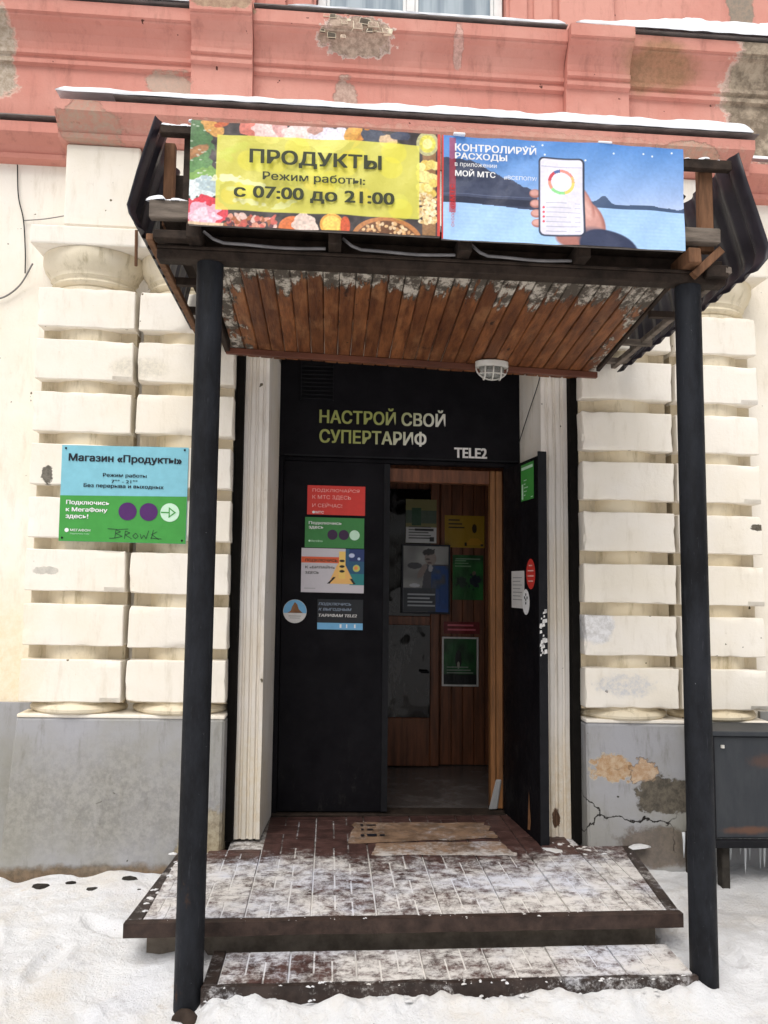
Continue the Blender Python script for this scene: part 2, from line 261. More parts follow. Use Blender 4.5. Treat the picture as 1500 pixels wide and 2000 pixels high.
# ------------------------------------------------------------------ mesh helpers
K = .01212       # the old masonry (and the canopy hung on it) runs slightly downhill to the right
SHEAR = []       # objects that follow that fall
class MB:
    def __init__(s): s.v = []; s.f = []; s.mi = []; s.cur = 0
    def add(s, vs, fs):
        o = len(s.v); s.v += [tuple(x) for x in vs]; s.f += [tuple(i+o for i in q) for q in fs]; s.mi += [s.cur]*len(fs); return s
    def box(s, x0, x1, y0, y1, z0, z1):
        return s.hexa([(x0, y0), (x1, y0), (x1, y1), (x0, y1)], z0, [(x0, y0), (x1, y0), (x1, y1), (x0, y1)], z1)
    def hexa(s, a, z0, b, z1):
        n = len(a)
        vs = [(p[0], p[1], z0 if len(p) < 3 else p[2]) for p in a]+[(p[0], p[1], z1 if len(p) < 3 else p[2]) for p in b]
        fs = [tuple(range(n-1, -1, -1)), tuple(range(n, 2*n))]+[(i, (i+1) % n, n+(i+1) % n, n+i) for i in range(n)]
        return s.add(vs, fs)
    def prism_x(s, prof, x0, x1, cap=True):     # profile of (y,z)
        n = len(prof); vs = [(x0, *p) for p in prof]+[(x1, *p) for p in prof]
        fs = [(i, n+i, n+(i+1) % n, (i+1) % n) for i in range(n)]
        if cap: fs += [tuple(range(n)), tuple(range(2*n-1, n-1, -1))]
        return s.add(vs, fs)
    def beam(s, p, q, w, h, up=(0, 0, 1)):      # rectangular bar p->q
        p, q = Vector(p), Vector(q); d = (q-p).normalized(); a = d.cross(Vector(up)).normalized(); b = a.cross(d).normalized()
        vs = []
        for e in (p, q):
            for sx, sy in ((-1, -1), (1, -1), (1, 1), (-1, 1)): vs.append(e+a*sx*w/2+b*sy*h/2)
        return s.add(vs, [(3, 2, 1, 0), (4, 5, 6, 7), (0, 1, 5, 4), (1, 2, 6, 5), (2, 3, 7, 6), (3, 0, 4, 7)])
    def tube(s, pts, rad, n=8, cap=True):
        pts = [Vector(p) for p in pts]; m = len(pts); rings = []
        if not hasattr(rad, '__len__'): rad = [rad]*m
        for i, p in enumerate(pts):
            d = (pts[min(i+1, m-1)]-pts[max(i-1, 0)]).normalized()
            a = d.cross(Vector((.123, .05, 1)) if abs(d.z) < .95 else Vector((1, 0, 0))).normalized(); b = d.cross(a)
            rings += [p+(a*math.cos(2*math.pi*k/n)+b*math.sin(2*math.pi*k/n))*rad[i] for k in range(n)]
        fs = [(i*n+k, i*n+(k+1) % n, (i+1)*n+(k+1) % n, (i+1)*n+k) for i in range(m-1) for k in range(n)]
        if cap: fs += [tuple(range(n-1, -1, -1)), tuple((m-1)*n+k for k in range(n))]
        return s.add(rings, fs)
    def lathe(s, cx, cy, prof, n=40, sx=1, sy=1):   # profile (radius, z)
        vs = [(cx+rr*sx*math.cos(2*math.pi*k/n), cy+rr*sy*math.sin(2*math.pi*k/n), z) for rr, z in prof for k in range(n)]
        m = len(prof)
        fs = [(i*n+k, i*n+(k+1) % n, (i+1)*n+(k+1) % n, (i+1)*n+k) for i in range(m-1) for k in range(n)]
        fs += [tuple(range(n-1, -1, -1)), tuple((m-1)*n+k for k in range(n))]
        return s.add(vs, fs)
    def mesh(s, name, mats, bevel=0, smooth=False, jitter=0, seg=1):
        me = bpy.data.meshes.new(name); me.from_pydata(s.v, [], s.f)
        if not isinstance(mats, (list, tuple)): mats = [mats]
        for m in mats: me.materials.append(mt[m] if isinstance(m, str) else m)
        me.polygons.foreach_set('material_index', s.mi)
        bm = bmesh.new(); bm.from_mesh(me); bmesh.ops.recalc_face_normals(bm, faces=bm.faces)
        if bevel: bmesh.ops.bevel(bm, geom=list(bm.edges), offset=bevel, segments=seg, affect='EDGES', profile=.6, clamp_overlap=True)
        if jitter:
            for v in bm.verts:
                n = mnoise.noise_vector(v.co*6+Vector((s.v[0][0]*3, 0, s.v[0][2]*3))); v.co += n*jitter
        bm.to_mesh(me); bm.free()
        if smooth: me.shade_smooth()
        if smooth == 'auto': me.set_sharp_from_angle(angle=math.radians(35))
        return me
def link(name, me, parent=None, loc=(0, 0, 0), shear=True, **props):
    o = bpy.data.objects.new(name, me); COL.objects.link(o); o.location = loc
    if parent: o.parent = parent
    for k, v in props.items(): o[k] = v
    if shear: SHEAR.append(o)
    return o
def part(name, mb, mats, parent=None, bevel=0, smooth=False, jitter=0, shear=True, seg=1, **props):
    """world-coordinate mesh hung under its thing: stored relative to the thing's base"""
    off = Vector((0, 0, 0)); q = parent
    while q is not None: off += q.location; q = q.parent
    if off.length > 0: mb.v = [(a-off.x, b-off.y, c-off.z) for a, b, c in mb.v]
    return link(name, mb.mesh(name, mats, bevel, smooth, jitter, seg), parent, (0, 0, 0), shear, **props)
def root(name, label, cat, loc, group=None, shear=True):
    o = link(name, None, None, loc, shear, label=label, category=cat)
    if group: o['group'] = group
    return o
def alone(name, mb, mats, label, cat, loc=(0, 0, 0), group=None, **kw):
    shear = kw.pop('shear', True)
    lx, ly, lz = loc; mb.v = [(a-lx, b-ly, c-lz) for a, b, c in mb.v]
    me = mb.mesh(name, mats, kw.get('bevel', 0), kw.get('smooth', False), kw.get('jitter', 0))
    o = link(name, me, None, loc, shear, label=label, category=cat)
    if group: o['group'] = group
    return o
def stuff(name, mb, mats, **kw):
    o = part(name, mb, mats, None, **kw); o['kind'] = 'stuff'; return o
def structure(name, mb, mats, **kw):
    o = part(name, mb, mats, None, **kw); o['kind'] = 'structure'; return o

# ------------------------------------------------------------------ lettering
def outlines(st):
    """closed polylines of the letters, outer contours with their holes (overlapping contours stay apart)"""
    cu = bpy.data.curves.new('lettering', 'FONT'); cu.body = st; cu.size = 1; cu.align_x = 'LEFT'
    o = bpy.data.objects.new('lettering', cu); COL.objects.link(o); bpy.context.view_layer.update()
    dg = bpy.context.evaluated_depsgraph_get(); c2 = o.evaluated_get(dg).to_curve(dg)
    loops = []
    for sp in c2.splines:
        bp = sp.bezier_points; pts = []
        if len(bp) < 2: continue
        for k in range(len(bp)):
            a, b = bp[k], bp[(k+1) % len(bp)]
            straight = (a.handle_right-a.co).length+(b.handle_left-b.co).length < 1e-5 or abs((b.co-a.co).normalized().cross((a.handle_right-a.co)).length)+abs((b.co-a.co).normalized().cross((b.handle_left-a.co)).length) < 1e-4
            if straight: pts.append(a.co.copy())
            else: pts += geo.interpolate_bezier(a.co, a.handle_right, b.handle_left, b.co, 5)[:-1]
        cl = [p for k, p in enumerate(pts) if (p-pts[k-1]).length > 1e-5]
        ar = sum(cl[k-1].x*cl[k].y-cl[k].x*cl[k-1].y for k in range(len(cl)))/2
        if abs(ar) > 1e-6: loops.append((ar, cl))
    bpy.data.objects.remove(o); bpy.data.curves.remove(cu)
    def inside(p, poly_):
        r_ = False
        for k in range(len(poly_)):
            a, b = poly_[k-1], poly_[k]
            if (a.y > p.y) != (b.y > p.y) and p.x < (b.x-a.x)*(p.y-a.y)/(b.y-a.y)+a.x: r_ = not r_
        return r_
    outs, holes = [], []
    for l in loops:
        c = [o_ for o_ in loops if o_[0]*l[0] < 0 and abs(o_[0]) > abs(l[0]) and all(inside(l[1][k], o_[1]) for k in (0, len(l[1])//3, 2*len(l[1])//3))]
        (holes if c else outs).append((l, c))
    outs = [[l] for l, _ in outs]
    for l, c in holes:
        m_ = min(c, key=lambda o_: abs(o_[0]))
        for o_ in outs:
            if o_[0] is m_: o_.append(l)
    V, F, lay = [], [], []
    for q, grp in enumerate(outs):
        polys = [g[1] for g in grp]; b0 = len(V); tri = geo.tessellate_polygon(polys)
        for pl in polys: V += [(p.x, p.y, 0) for p in pl]
        F += [tuple(k+b0 for k in t_) for t_ in tri]; lay += [q % 3+.7*random.random() for _ in range(len(V)-b0)]
    return V, F, lay
def text_mesh(st, bold):
    V0, F0, lay = outlines(st); n = len(V0); V, F, D = [], [], []
    sh = ((-1, -.5), (1, -.5), (-1, .5), (1, .5), (0, 0)) if bold > 0 else ((0, 0),)     # heavier strokes: outlines laid over each other a little apart
    for k, (dx, dz) in enumerate(sh):
        V += [(a+dx*bold*.9, b+dz*bold*.9, 0) for a, b, _ in V0]; F += [tuple(i+k*n for i in q) for q in F0]; D += [k*3+l for l in lay]
    me = bpy.data.meshes.new('lettering'); me.from_pydata(V, [], F)
    return me, D
def lettering(parent, s, x0, x1, z0, z1, y, m, bold=.02, italic=0, frame=None, tilt=0., vertical=False):
    """letters fitted to a rectangle on a vertical face at depth y (frame maps (a, depth, z) to the world)"""
    me, D = text_mesh(s, bold)
    n = len(me.vertices); co = np.empty(n*3); me.vertices.foreach_get('co', co); co = co.reshape(-1, 3)
    a, b = co[:, 0].copy(), co[:, 1].copy()
    if vertical: a, b = -b, a
    a = a+italic*b
    a = (a-a.min())/(a.max()-a.min()); b = (b-b.min())/(b.max()-b.min())
    xx = x0+a*(x1-x0); zz = z0+b*(z1-z0)+tilt*(xx-x0)
    P = [(float(p), y-.00006*D[i], float(q)) for i, (p, q) in enumerate(zip(xx, zz))]
    if frame: P = [tuple(frame(*p)) for p in P]
    off = parent.location
    co = np.array(P)-np.array([off.x, off.y, off.z])
    me.vertices.foreach_set('co', co.reshape(-1)); me.materials.clear(); me.materials.append(mt[m])
    for p in me.polygons: p.material_index = 0
    me.update()
    return link('lettering', me, parent)
def disc(mb, x, z, rr, y, n=32, frame=None, rx=None):
    rx = rx or rr
    P = [(x+rx*math.cos(2*math.pi*k/n), y, z+rr*math.sin(2*math.pi*k/n)) for k in range(n)]
    if frame: P = [frame(*p) for p in P]
    return mb.add(P, [tuple(range(n))])
def quad(mb, x0, x1, z0, z1, y, frame=None):
    P = [(x0, y, z0), (x1, y, z0), (x1, y, z1), (x0, y, z1)]
    if frame: P = [frame(*p) for p in P]
    return mb.add(P, [(0, 1, 2, 3)])
def poly(mb, pts, y, frame=None):
    P = [(p[0], y, p[1]) for p in pts]
    if frame: P = [frame(*p) for p in P]
    return mb.add(P, [tuple(range(len(P)))])

# ------------------------------------------------------------------ painted prints (flat print, one colour per grid point)
class Canvas:
    def __init__(s, w, h, nx, nz, bgc):
        s.w, s.h, s.nx, s.nz = w, h, nx, nz
        s.X, s.Z = np.meshgrid(np.linspace(0, w, nx), np.linspace(0, h, nz)); s.c = np.empty((nz, nx, 3)); s.c[:] = bgc
        s.rng = np.random.default_rng(3)
    def nz2(s, sc, seed=0):
        g = np.random.default_rng(seed).random((64, 64)); a = (s.X*sc) % 63; b = (s.Z*sc) % 63
        i, j = a.astype(int), b.astype(int); fx, fz = a-i, b-j; fx = fx*fx*(3-2*fx); fz = fz*fz*(3-2*fz)
        return (g[j, i]*(1-fx)+g[j, i+1]*fx)*(1-fz)+(g[j+1, i]*(1-fx)+g[j+1, i+1]*fx)*fz
    def put(s, m, col, a=1.):
        m = (np.clip(m, 0, 1)*a)[..., None]; s.c = s.c*(1-m)+np.array(col)*m
    def ell(s, x, z, rx, rz, col, a=1., ang=0, soft=.002, wob=0, seed=1):
        dx, dz = s.X-x, s.Z-z; ca, sa = math.cos(ang), math.sin(ang)
        d = np.sqrt(((dx*ca+dz*sa)/rx)**2+((-dx*sa+dz*ca)/rz)**2)
        if wob: d = d+(s.nz2(60, seed)-.5)*wob
        s.put((1-d)*min(rx, rz)/soft+.5, col, a)
    def rect(s, x0, x1, z0, z1, col, a=1., rad=0, soft=.0015):
        cx, cz, hx, hz = (x0+x1)/2, (z0+z1)/2, (x1-x0)/2-rad, (z1-z0)/2-rad
        d = np.hypot(np.maximum(np.abs(s.X-cx)-hx, 0), np.maximum(np.abs(s.Z-cz)-hz, 0))-rad
        if rad == 0: d = np.maximum(np.abs(s.X-cx)-hx, np.abs(s.Z-cz)-hz)
        s.put(.5-d/soft, col, a)
    def ring(s, x, z, r0, r1, colfn):
        d = np.hypot(s.X-x, s.Z-z); m = ((d > r0) & (d < r1)).astype(float); ang = np.degrees(np.arctan2(s.Z-z, s.X-x)) % 360
        for a0, a1, col in colfn: s.put(m*((ang >= a0) & (ang < a1)), col)
    def mottle(s, sc, amt, seed=5): s.c = np.clip(s.c*(1+(s.nz2(sc, seed)[..., None]-.5)*amt), 0, 1)
    def build(s, name, parent, x0, z0, y, warp=None, frame=None):
        n = s.nx*s.nz
        P = np.stack([x0+s.X, np.full_like(s.X, y), z0+s.Z], -1).reshape(-1, 3)
        if warp is not None: P[:, 1] += warp(s.X, s.Z).reshape(-1)
        if frame: P = np.array([frame(*p) for p in P])
        P = P-np.array(parent.location)
        i = np.arange(n).reshape(s.nz, s.nx); q = np.stack([i[:-1, :-1], i[:-1, 1:], i[1:, 1:], i[1:, :-1]], -1).reshape(-1, 4)
        me = bpy.data.meshes.new(name); me.from_pydata(P.tolist(), [], q.tolist())
        ca = me.color_attributes.new('print', 'FLOAT_COLOR', 'POINT')
        c = np.clip(s.c, 0, 1); c = np.where(c <= .04045, c/12.92, ((c+.055)/1.055)**2.4)
        ca.data.foreach_set('color', np.concatenate([c.reshape(-1, 3), np.ones((n, 1))], 1).astype(np.float32).reshape(-1))
        me.materials.append(mt['print'])
        return link(name, me, parent)

# ================================================================== GROUND
FEET = [(-1.5, -.62, .3), (-1.15, -.85, -.2), (-1.72, -.95, .5), (-1.3, -1.15, .1), (-.95, -1.28, -.4), (-1.0, -.55, .9), (-.72, -1.33, .2), (-1.62, -1.3, .7), (-1.9, -.5, .2), (1.75, -.85, .2), (1.9, -1.1, -.3), (2.1, -.7, .5), (1.72, -.5, -.1), (.1, -1.36, 1.2), (.8, -1.38, 1.5)]
def ground_h(x, y):
    s_ = lambda a, b, v: (lambda q: q*q*(3-2*q))(min(1, max(0, (v-a)/(b-a))))
    h = .012+.085*s_(-1.25, -.8, y)+.035*s_(-.5, .0, y)
    h += .026*(mnoise.fractal(Vector((x*1.6, y*2.2, 0)), 1, 2, 4))+.010*mnoise.noise(Vector((x*9, y*11, 3)))+.004*mnoise.noise(Vector((x*24, y*26, 3)))
    h += .012*max(0, mnoise.noise(Vector((x*4.1, y*3.3, 11))))-.020*max(0, mnoise.noise(Vector((x*3.4+5, y*3.0, 2)))-.1)
    for fx, fy, fa in FEET:
        dx, dy = x-fx, y-fy; ca, sa = math.cos(fa), math.sin(fa); q = ((dx*ca+dy*sa)/.055)**2+((-dx*sa+dy*ca)/.14)**2
        if q < 3: h -= .030*math.exp(-q*q*1.2)-.009*math.exp(-(q-1.6)**2*4)
    if x < -.6: h += .055*max(0, mnoise.noise(Vector((x*6, 1, 7)))+.35)*s_(-.35, .0, y)
    d = math.hypot(x+.515, y+1.13); h += .03*math.exp(-(d/.12)**2)*s_(-.1, .1, x+.45)+.03*math.exp(-((math.hypot(x-1.55, y+1.13))/.13)**2)     # heaped beside the pole feet
    if x > -.50: h += .062*math.exp(-((y+1.2)/.09)**2)*s_(-.50, -.40, x)*(1-.6*s_(1.45, 1.6, x))*(1+.5*mnoise.noise(Vector((x*8, y*9, 1)))+.3*mnoise.noise(Vector((x*25, y*25, 1))))
    if -.50 < x < 1.5 and y > -1.14: h = min(h, .075)
    return h
def steps(*segs):
    o = []
    for a, b, n in segs: o += [a+(b-a)*i/n for i in range(n)]
    return o+[segs[-1][1]]
xs = steps((-60, -8, 6), (-8, -2.4, 14), (-2.4, 3.2, 380), (3.2, 9, 14), (9, 60, 6)); ys = steps((-80, -10, 8), (-10, -1.8, 22), (-1.8, .25, 150), (.25, .7, 2))
mb = MB(); mb.add([(x, y, ground_h(x, y)) for y in ys for x in xs], [(j*len(xs)+i, j*len(xs)+i+1, (j+1)*len(xs)+i+1, (j+1)*len(xs)+i) for j in range(len(ys)-1) for i in range(len(xs)-1)])
structure('snowy_ground', mb, 'snow', smooth=True, shear=False)

# ================================================================== BUILDING
B = root('building', 'old building front with red upper storey, cream banded columns and grey plinth', 'building', (.44, .2, 0))
w = MB(); w.box(-7, -.56, .18, .9, .0, 4.20); w.box(1.44, 9, .18, .9, .0, 4.20); w.box(-.56, 1.44, .18, .9, 3.10, 4.20)
part('lower_wall', w, 'cream', B)
part('wall_base', MB().box(-7, -1.62, .15, .178, 0, .985), 'grey', B); part('wall_base', MB().box(2.52, 9, .15, .178, 0, .985), 'grey', B)
w = MB(); w.box(-7, -.145, .30, .9, 4.203, 8); w.box(1.065, 9, .30, .9, 4.203, 8); w.box(-.145, 1.065, .30, .9, 4.203, 5.10); w.box(-.145, 1.065, .30, .9, 7.2, 8)
part('upper_wall', w, 'red', B)
# flat red panels beside the upper window
for x0, x1 in ((-.46, -.33), (-.29, -.165), (1.085, 1.20), (1.24, 1.36)):
    part('wall_strip', MB().box(x0, x1, .275, .298, 5.06, 7.4), 'red', B, bevel=.006)
part('corner_strip', MB().box(-.84, -.52, .25, .298, 5.06, 7.6), 'red', B, bevel=.008)
part('corner_strip', MB().box(1.40, 1.76, .25, .298, 5.06, 7.6), 'red', B, bevel=.008)
# string course with sill moulding, broken forward over two strips
def course(dy): return [(.29, 4.20), (.13-dy, 4.20), (.13-dy, 4.69), (.105-dy, 4.70), (.105-dy, 4.725), (.118-dy, 4.73), (.118-dy, 4.745), (.10-dy, 4.755), (.10-dy, 4.78), (.112-dy, 4.785),
                        (.108-dy, 4.83), (.09-dy, 4.88), (.055-dy, 4.92), (.03-dy, 4.935), (.03-dy, 4.95), (.015-dy, 4.955), (.015-dy, 5.03), (.29, 5.045)]
for x0, x1 in ((-7, -.862), (-.502, 1.378), (1.772, 9)):
    part('string_course', MB().prism_x([(a, b-(.03 if x0 < -1 and b > 4.6 else 0)) for a, b in course(0)], x0, x1), 'red', B)
for x0, x1 in ((-.86, -.504), (1.38, 1.77)):
    part('string_course_break', MB().prism_x([(a, b+.004) for a, b in course(.06)], x0, x1), 'red', B, jitter=.004)
for x0, x1 in ((-7, -.862), (-.502, 1.378), (1.772, 9)): part('flashing', MB().box(x0+.002, x1-.002, .004, .29, 5.050-(.03 if x0 < -1 else 0), 5.056-(.03 if x0 < -1 else 0)), 'metal_flash', B)
# lower cornice over the portal
cp = [(.2, 4.125), (.0, 4.125), (-.05, 4.135), (-.06, 4.16), (-.05, 4.165), (-.075, 4.20), (-.12, 4.235), (-.135, 4.25), (-.135, 4.31), (.2, 4.335)]
part('cornice', MB().prism_x(cp, -1.56, 2.44), 'red', B, jitter=.002)
part('cornice', MB().prism_x([(a+.17 if a < .15 else a, b-.045) for a, b in cp], -7, -1.562), 'red', B)
part('cornice', MB().prism_x([(a+.17 if a < .15 else a, b-.045) for a, b in cp], 2.442, 9), 'red', B)
part('flashing', MB().box(-1.24, 2.46, -.148, .12, 4.339, 4.343), 'metal_flash', B)
part('flashing', MB().box(-7, -1.57, .02, .12, 4.292, 4.298), 'metal_flash', B)
# frieze blocks over the capitals
for x0, x1 in ((-1.525, -1.115), (-1.085, -.56), (1.43, 1.95), (1.99, 2.40)):
    part('frieze_block', MB().box(x0, x1, -.01, .178, 3.645, 4.122), 'cream', B, bevel=.008, jitter=.004)
part('architrave', MB().box(-.555, 1.425, .06, .178, 3.2, 4.122), 'cream', B, bevel=.006)
# engaged columns with square banding blocks
xr = [(-1.642, -1.112), (-1.087, -.556), (1.432, 1.966), (1.99, 2.482)]
blocks = []
for k in range(6):
    mb = MB().box(-.265, .265, 0, .178, -.222, 0)
    me = mb.mesh('stone_block', 'cream', .0045, False, 0, 1)
    bm = bmesh.new(); bm.from_mesh(me); bmesh.ops.subdivide_edges(bm, edges=[e for e in bm.edges if e.calc_length() > .05], cuts=9, use_grid_fill=True)
    for v in bm.verts:
        q = v.co+Vector((k*7.1, k*1.7, k*3.3)); n = mnoise.noise_vector(q*5); v.co += Vector((n.x*.006, n.y*.003, n.z*.005))
        edge = (abs(abs(v.co.x)-.265) < .016)+(v.co.y < .016)+(min(abs(v.co.z), abs(v.co.z+.222)) < .016)
        if edge >= 2:
            c_ = max(0, mnoise.noise(q*14)-.12); v.co += Vector((-math.copysign(.022, v.co.x)*c_ if abs(v.co.x) > .24 else 0, .026*c_, (.02 if v.co.z < -.11 else -.02)*c_))
    bm.to_mesh(me); bm.free(); me.shade_smooth(); me.set_sharp_from_angle(angle=math.radians(24))
    blocks.append(me)
for ci, (x0, x1) in enumerate(xr):
    xc = (x0+x1)/2; wdt = (x1-x0)
    col = link('banded_column', None, B, (xc-B.location.x, 0-B.location.y, 0))
    core = [(.236, 1.0), (.236, 3.30)]
    part('column_shaft', MB().lathe(xc, .262, core, 64), 'core', col, smooth='auto')
    part('joint_backing', MB().box(x0+.006, x1-.006, .095, .1775, 1.0, 3.29), 'joint_dirt', col)
    part('column_base', MB().lathe(xc, .245, [(.262, .952), (.272, .962), (.274, .975), (.262, .99), (.236, 1.0), (.232, 1.01), (.226, 1.03)], 48), 'core', col, smooth='auto')
    for i in range(8):
        o = link('stone_block', blocks[(i*3+ci*2) % 6], col, (random.uniform(-.002, .002), random.uniform(-.003, .003), 3.285-.2925*i+random.uniform(-.004, .004)))
        o.scale = (wdt/.53, 1, 1)
    cap = [(.226, 3.27), (.236, 3.29), (.236, 3.305), (.226, 3.315), (.246, 3.325), (.256, 3.337), (.246, 3.352), (.250, 3.362), (.262, 3.372), (.262, 3.385), (.268, 3.395), (.292, 3.43), (.306, 3.47), (.306, 3.512)]
    part('capital', MB().lathe(xc+(-.015 if ci in (0, 1) else .015), .252, cap, 48), 'capital', col, smooth='auto')
    part('abacus', MB().box(xc-.305, xc+.303, -.062, .178, 3.513, 3.62), 'cream', col, bevel=.01, jitter=.004, seg=2)
# plinths, slightly battered, with a thin cream ledge on top
for x0, x1, dl in ((-1.652, -.553, -.05), (1.432, 2.50, 0)):
    a = [(x0+dl, -.03), (x1, -.03), (x1, .178), (x0+dl, .178)]; b = [(x0, 0), (x1, 0), (x1, .178), (x0, .178)]
    m = MB(); m.hexa(a, 0, b, .932); part('plinth', m, 'grey', B, bevel=.012, jitter=.004)
    m = MB(); m.box(x0+.004, x1-.002, .004, .178, .933, .952); part('plinth_ledge', m, 'cream', B, bevel=.004, jitter=.006)
# upper window
WX0, WX1 = -.135, 1.055
win = part('window', MB().box(WX0, WX0+.055, .36, .43, 5.06, 7.2).box(WX1-.055, WX1, .36, .43, 5.06, 7.2).box(WX0+.056, WX1-.056, .36, .43, 5.06, 5.16).box(.432, .488, .365, .425, 5.161, 7.2).box(WX0+.056, .431, .37, .42, 6.5, 6.55).box(.489, WX1-.056, .37, .42, 6.5, 6.55), 'winframe', B, bevel=.005)
for x0, x1 in ((WX0+.056, .431), (.489, WX1-.056)):
    part('pane', MB().box(x0, x1, .39, .396, 5.161, 6.499), 'glass', win); part('pane', MB().box(x0, x1, .39, .396, 6.551, 7.2), 'glass', win)
    part('sash', MB().box(x0+.001, x0+.02, .375, .389, 5.162, 6.498).box(x1-.02, x1-.001, .375, .389, 5.162, 6.498), 'winframe', win)
# reveal pilasters beside the doorway: fluted fronts
def flute(x0, x1, n, yf):
    pts = []; d = (x1-x0)/(n*2+1)
    for i in range(n):
        a = x0+d*(2*i+1); pts += [(a, yf), (a+d*.3, yf+.012), (a+d*.7, yf+.012), (a+d, yf)]
    return pts
def wobble(mb_, pr, zs, amp):
    n = len(pr); vs = []
    for k, z in enumerate(zs):
        for j, p in enumerate(pr):
            q = mnoise.noise_vector(Vector((p[0]*20, p[1]*4, z*2.3)))
            vs.append((p[0]+q.x*amp, p[1]+q.y*amp*.5, z))
    fs = [(k*n+i, k*n+(i+1) % n, (k+1)*n+(i+1) % n, (k+1)*n+i) for k in range(len(zs)-1) for i in range(n)]+[tuple(range(n)), tuple((len(zs)-1)*n+i for i in range(n))]
    return mb_.add(vs, fs)
zs = [.262+i*.055 for i in range(52)]
lp = [(-.505, .14)]+flute(-.505, -.365, 3, .14)+[(-.365, .14), (-.334, .60), (-.334, .64), (-.505, .64)]
part('door_reveal', wobble(MB(), lp, zs, .004), 'jamb', B)
rp = [(1.228, .14)]+flute(1.228, 1.385, 3, .14)+[(1.385, .14), (1.385, .64), (1.21, .64), (1.212, .60)]
part('door_reveal', wobble(MB(), rp, zs, .004), 'jamb', B)
part('gap_membrane', MB().box(-.554, -.507, .11, .17, .26, 3.12), 'gap', B, jitter=.004)
part('gap_membrane', MB().box(1.388, 1.431, .09, .17, .26, 3.12), 'gap', B, jitter=.004)
# doorway: overpanel, frame, closed leaf, open leaf
part('door_frame', MB().box(-.333, -.302, .59, .66, .262, 2.47).box(1.115, 1.209, .60, .66, .262, 2.47).box(-.301, 1.114, .60, .66, 2.446, 2.47), 'black', B, bevel=.002)
ov = part('overpanel', MB().box(-.333, 1.209, .592, .64, 2.473, 3.12), 'black', B, bevel=.003)
part('panel_trim', MB().box(-.30, 1.20, .586, .5915, 2.476, 2.486), 'edge_grey', ov)
vent = part('vent_grille', MB().box(-.205, -.2, .572, .591, 2.835, 3.08).box(.0, .005, .572, .591, 2.835, 3.08), 'edge_grey', B)
for i in range(9):
    z = 2.845+i*.026; m = MB(); m.add([(-.199, .576, z), (-.001, .576, z), (-.001, .590, z+.018), (-.199, .590, z+.018), (-.199, .578, z-.003), (-.001, .578, z-.003), (-.001, .5915, z+.015), (-.199, .5915, z+.015)],
        [(0, 1, 2, 3), (7, 6, 5, 4), (0, 4, 5, 1), (2, 6, 7, 3), (1, 5, 6, 2), (0, 3, 7, 4)]); part('slat', m, 'edge_grey', vent)
leaf = part('door', MB().box(-.30, .352, .595, .64, .285, 2.443), 'black', B, bevel=.003)
part('meeting_strip', MB().box(.335, .372, .586, .594, .29, 2.44), 'edge_grey', leaf)
part('threshold', MB().box(-.33, 1.11, .57, .72, .262, .278), 'darkwood', B, bevel=.003)
# open leaf stands about at right angles, hinge at the right frame
HA = Vector((1.112, .598)); HB = Vector((1.172, -.005)); LD = (HB-HA).normalized(); LN = Vector((-LD.y, LD.x))  # LN points to +x side
if LN.x < 0: LN = -LN
def lf(a, d, z):       # a = distance from the hinge along the leaf, d = depth behind (towards +x) the visible face
    p = HA+LD*a+LN*d; return (p.x, p.y, z)
LL = (HB-HA).length
def leafbox(mb, a0, a1, d0, d1, z0, z1):
    P = [lf(a, d, z) for z in (z0, z1) for a, d in ((a0, d0), (a1, d0), (a1, d1), (a0, d1))]
    return mb.add(P, [(3, 2, 1, 0), (4, 5, 6, 7), (0, 1, 5, 4), (1, 2, 6, 5), (2, 3, 7, 6), (3, 0, 4, 7)])
open_leaf = part('door', leafbox(MB(), 0, LL-.012, .002, .046, .268, 2.43), 'black', B, bevel=.002, label='open black leaf folded back against the reveal')
part('edge_strip', leafbox(MB(), LL-.011, LL, 0, .05, .262, 2.452), 'edge_grey', open_leaf)
m = MB(); poly(m, [(.40, .30), (.44, .31), (.452, .36), (.435, .44), (.425, .52), (.412, .42), (.405, .36)], -.0012, lf); part('bare_wood_patch', m, 'cardboard', open_leaf)
m = MB()
for i in range(26):
    q = random.random(); z = 1.29+.26*q; d = .008+random.random()*.034; s_ = .004+.006*random.random()
    P = [lf(LL+.0012, d+dx*s_, z+dz*s_*1.4) for dx, dz in ((-1, -1), (1, -.6), (.8, 1), (-.7, .8))]; m.add(P, [(0, 1, 2, 3)])
part('paint_scuffs', m, 'p_paper', open_leaf, kind='stuff')
# vestibule behind the opening
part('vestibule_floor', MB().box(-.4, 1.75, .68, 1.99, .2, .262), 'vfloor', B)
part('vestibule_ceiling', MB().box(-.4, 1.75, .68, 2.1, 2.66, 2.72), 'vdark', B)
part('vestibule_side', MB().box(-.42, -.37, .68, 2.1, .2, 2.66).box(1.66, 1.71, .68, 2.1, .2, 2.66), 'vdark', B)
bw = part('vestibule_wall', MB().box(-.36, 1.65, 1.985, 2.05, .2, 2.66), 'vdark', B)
pm_ = MB().box(-.044, .044, -.012, 0, 0, 2.38).mesh('plank', 'vest', .004)
for i in range(15):
    link('plank', pm_, bw, (.3+i*.0905-B.location.x, 1.984-B.location.y, .268))
part('door_post', MB().box(1.032, 1.066, .665, .74, .285, 2.43).box(1.068, 1.112, .67, .74, .285, 2.43), 'postwood', B, bevel=.005)
part('door_lining', MB().box(.36, 1.03, .68, .74, 2.34, 2.43), 'vest', B, bevel=.004)
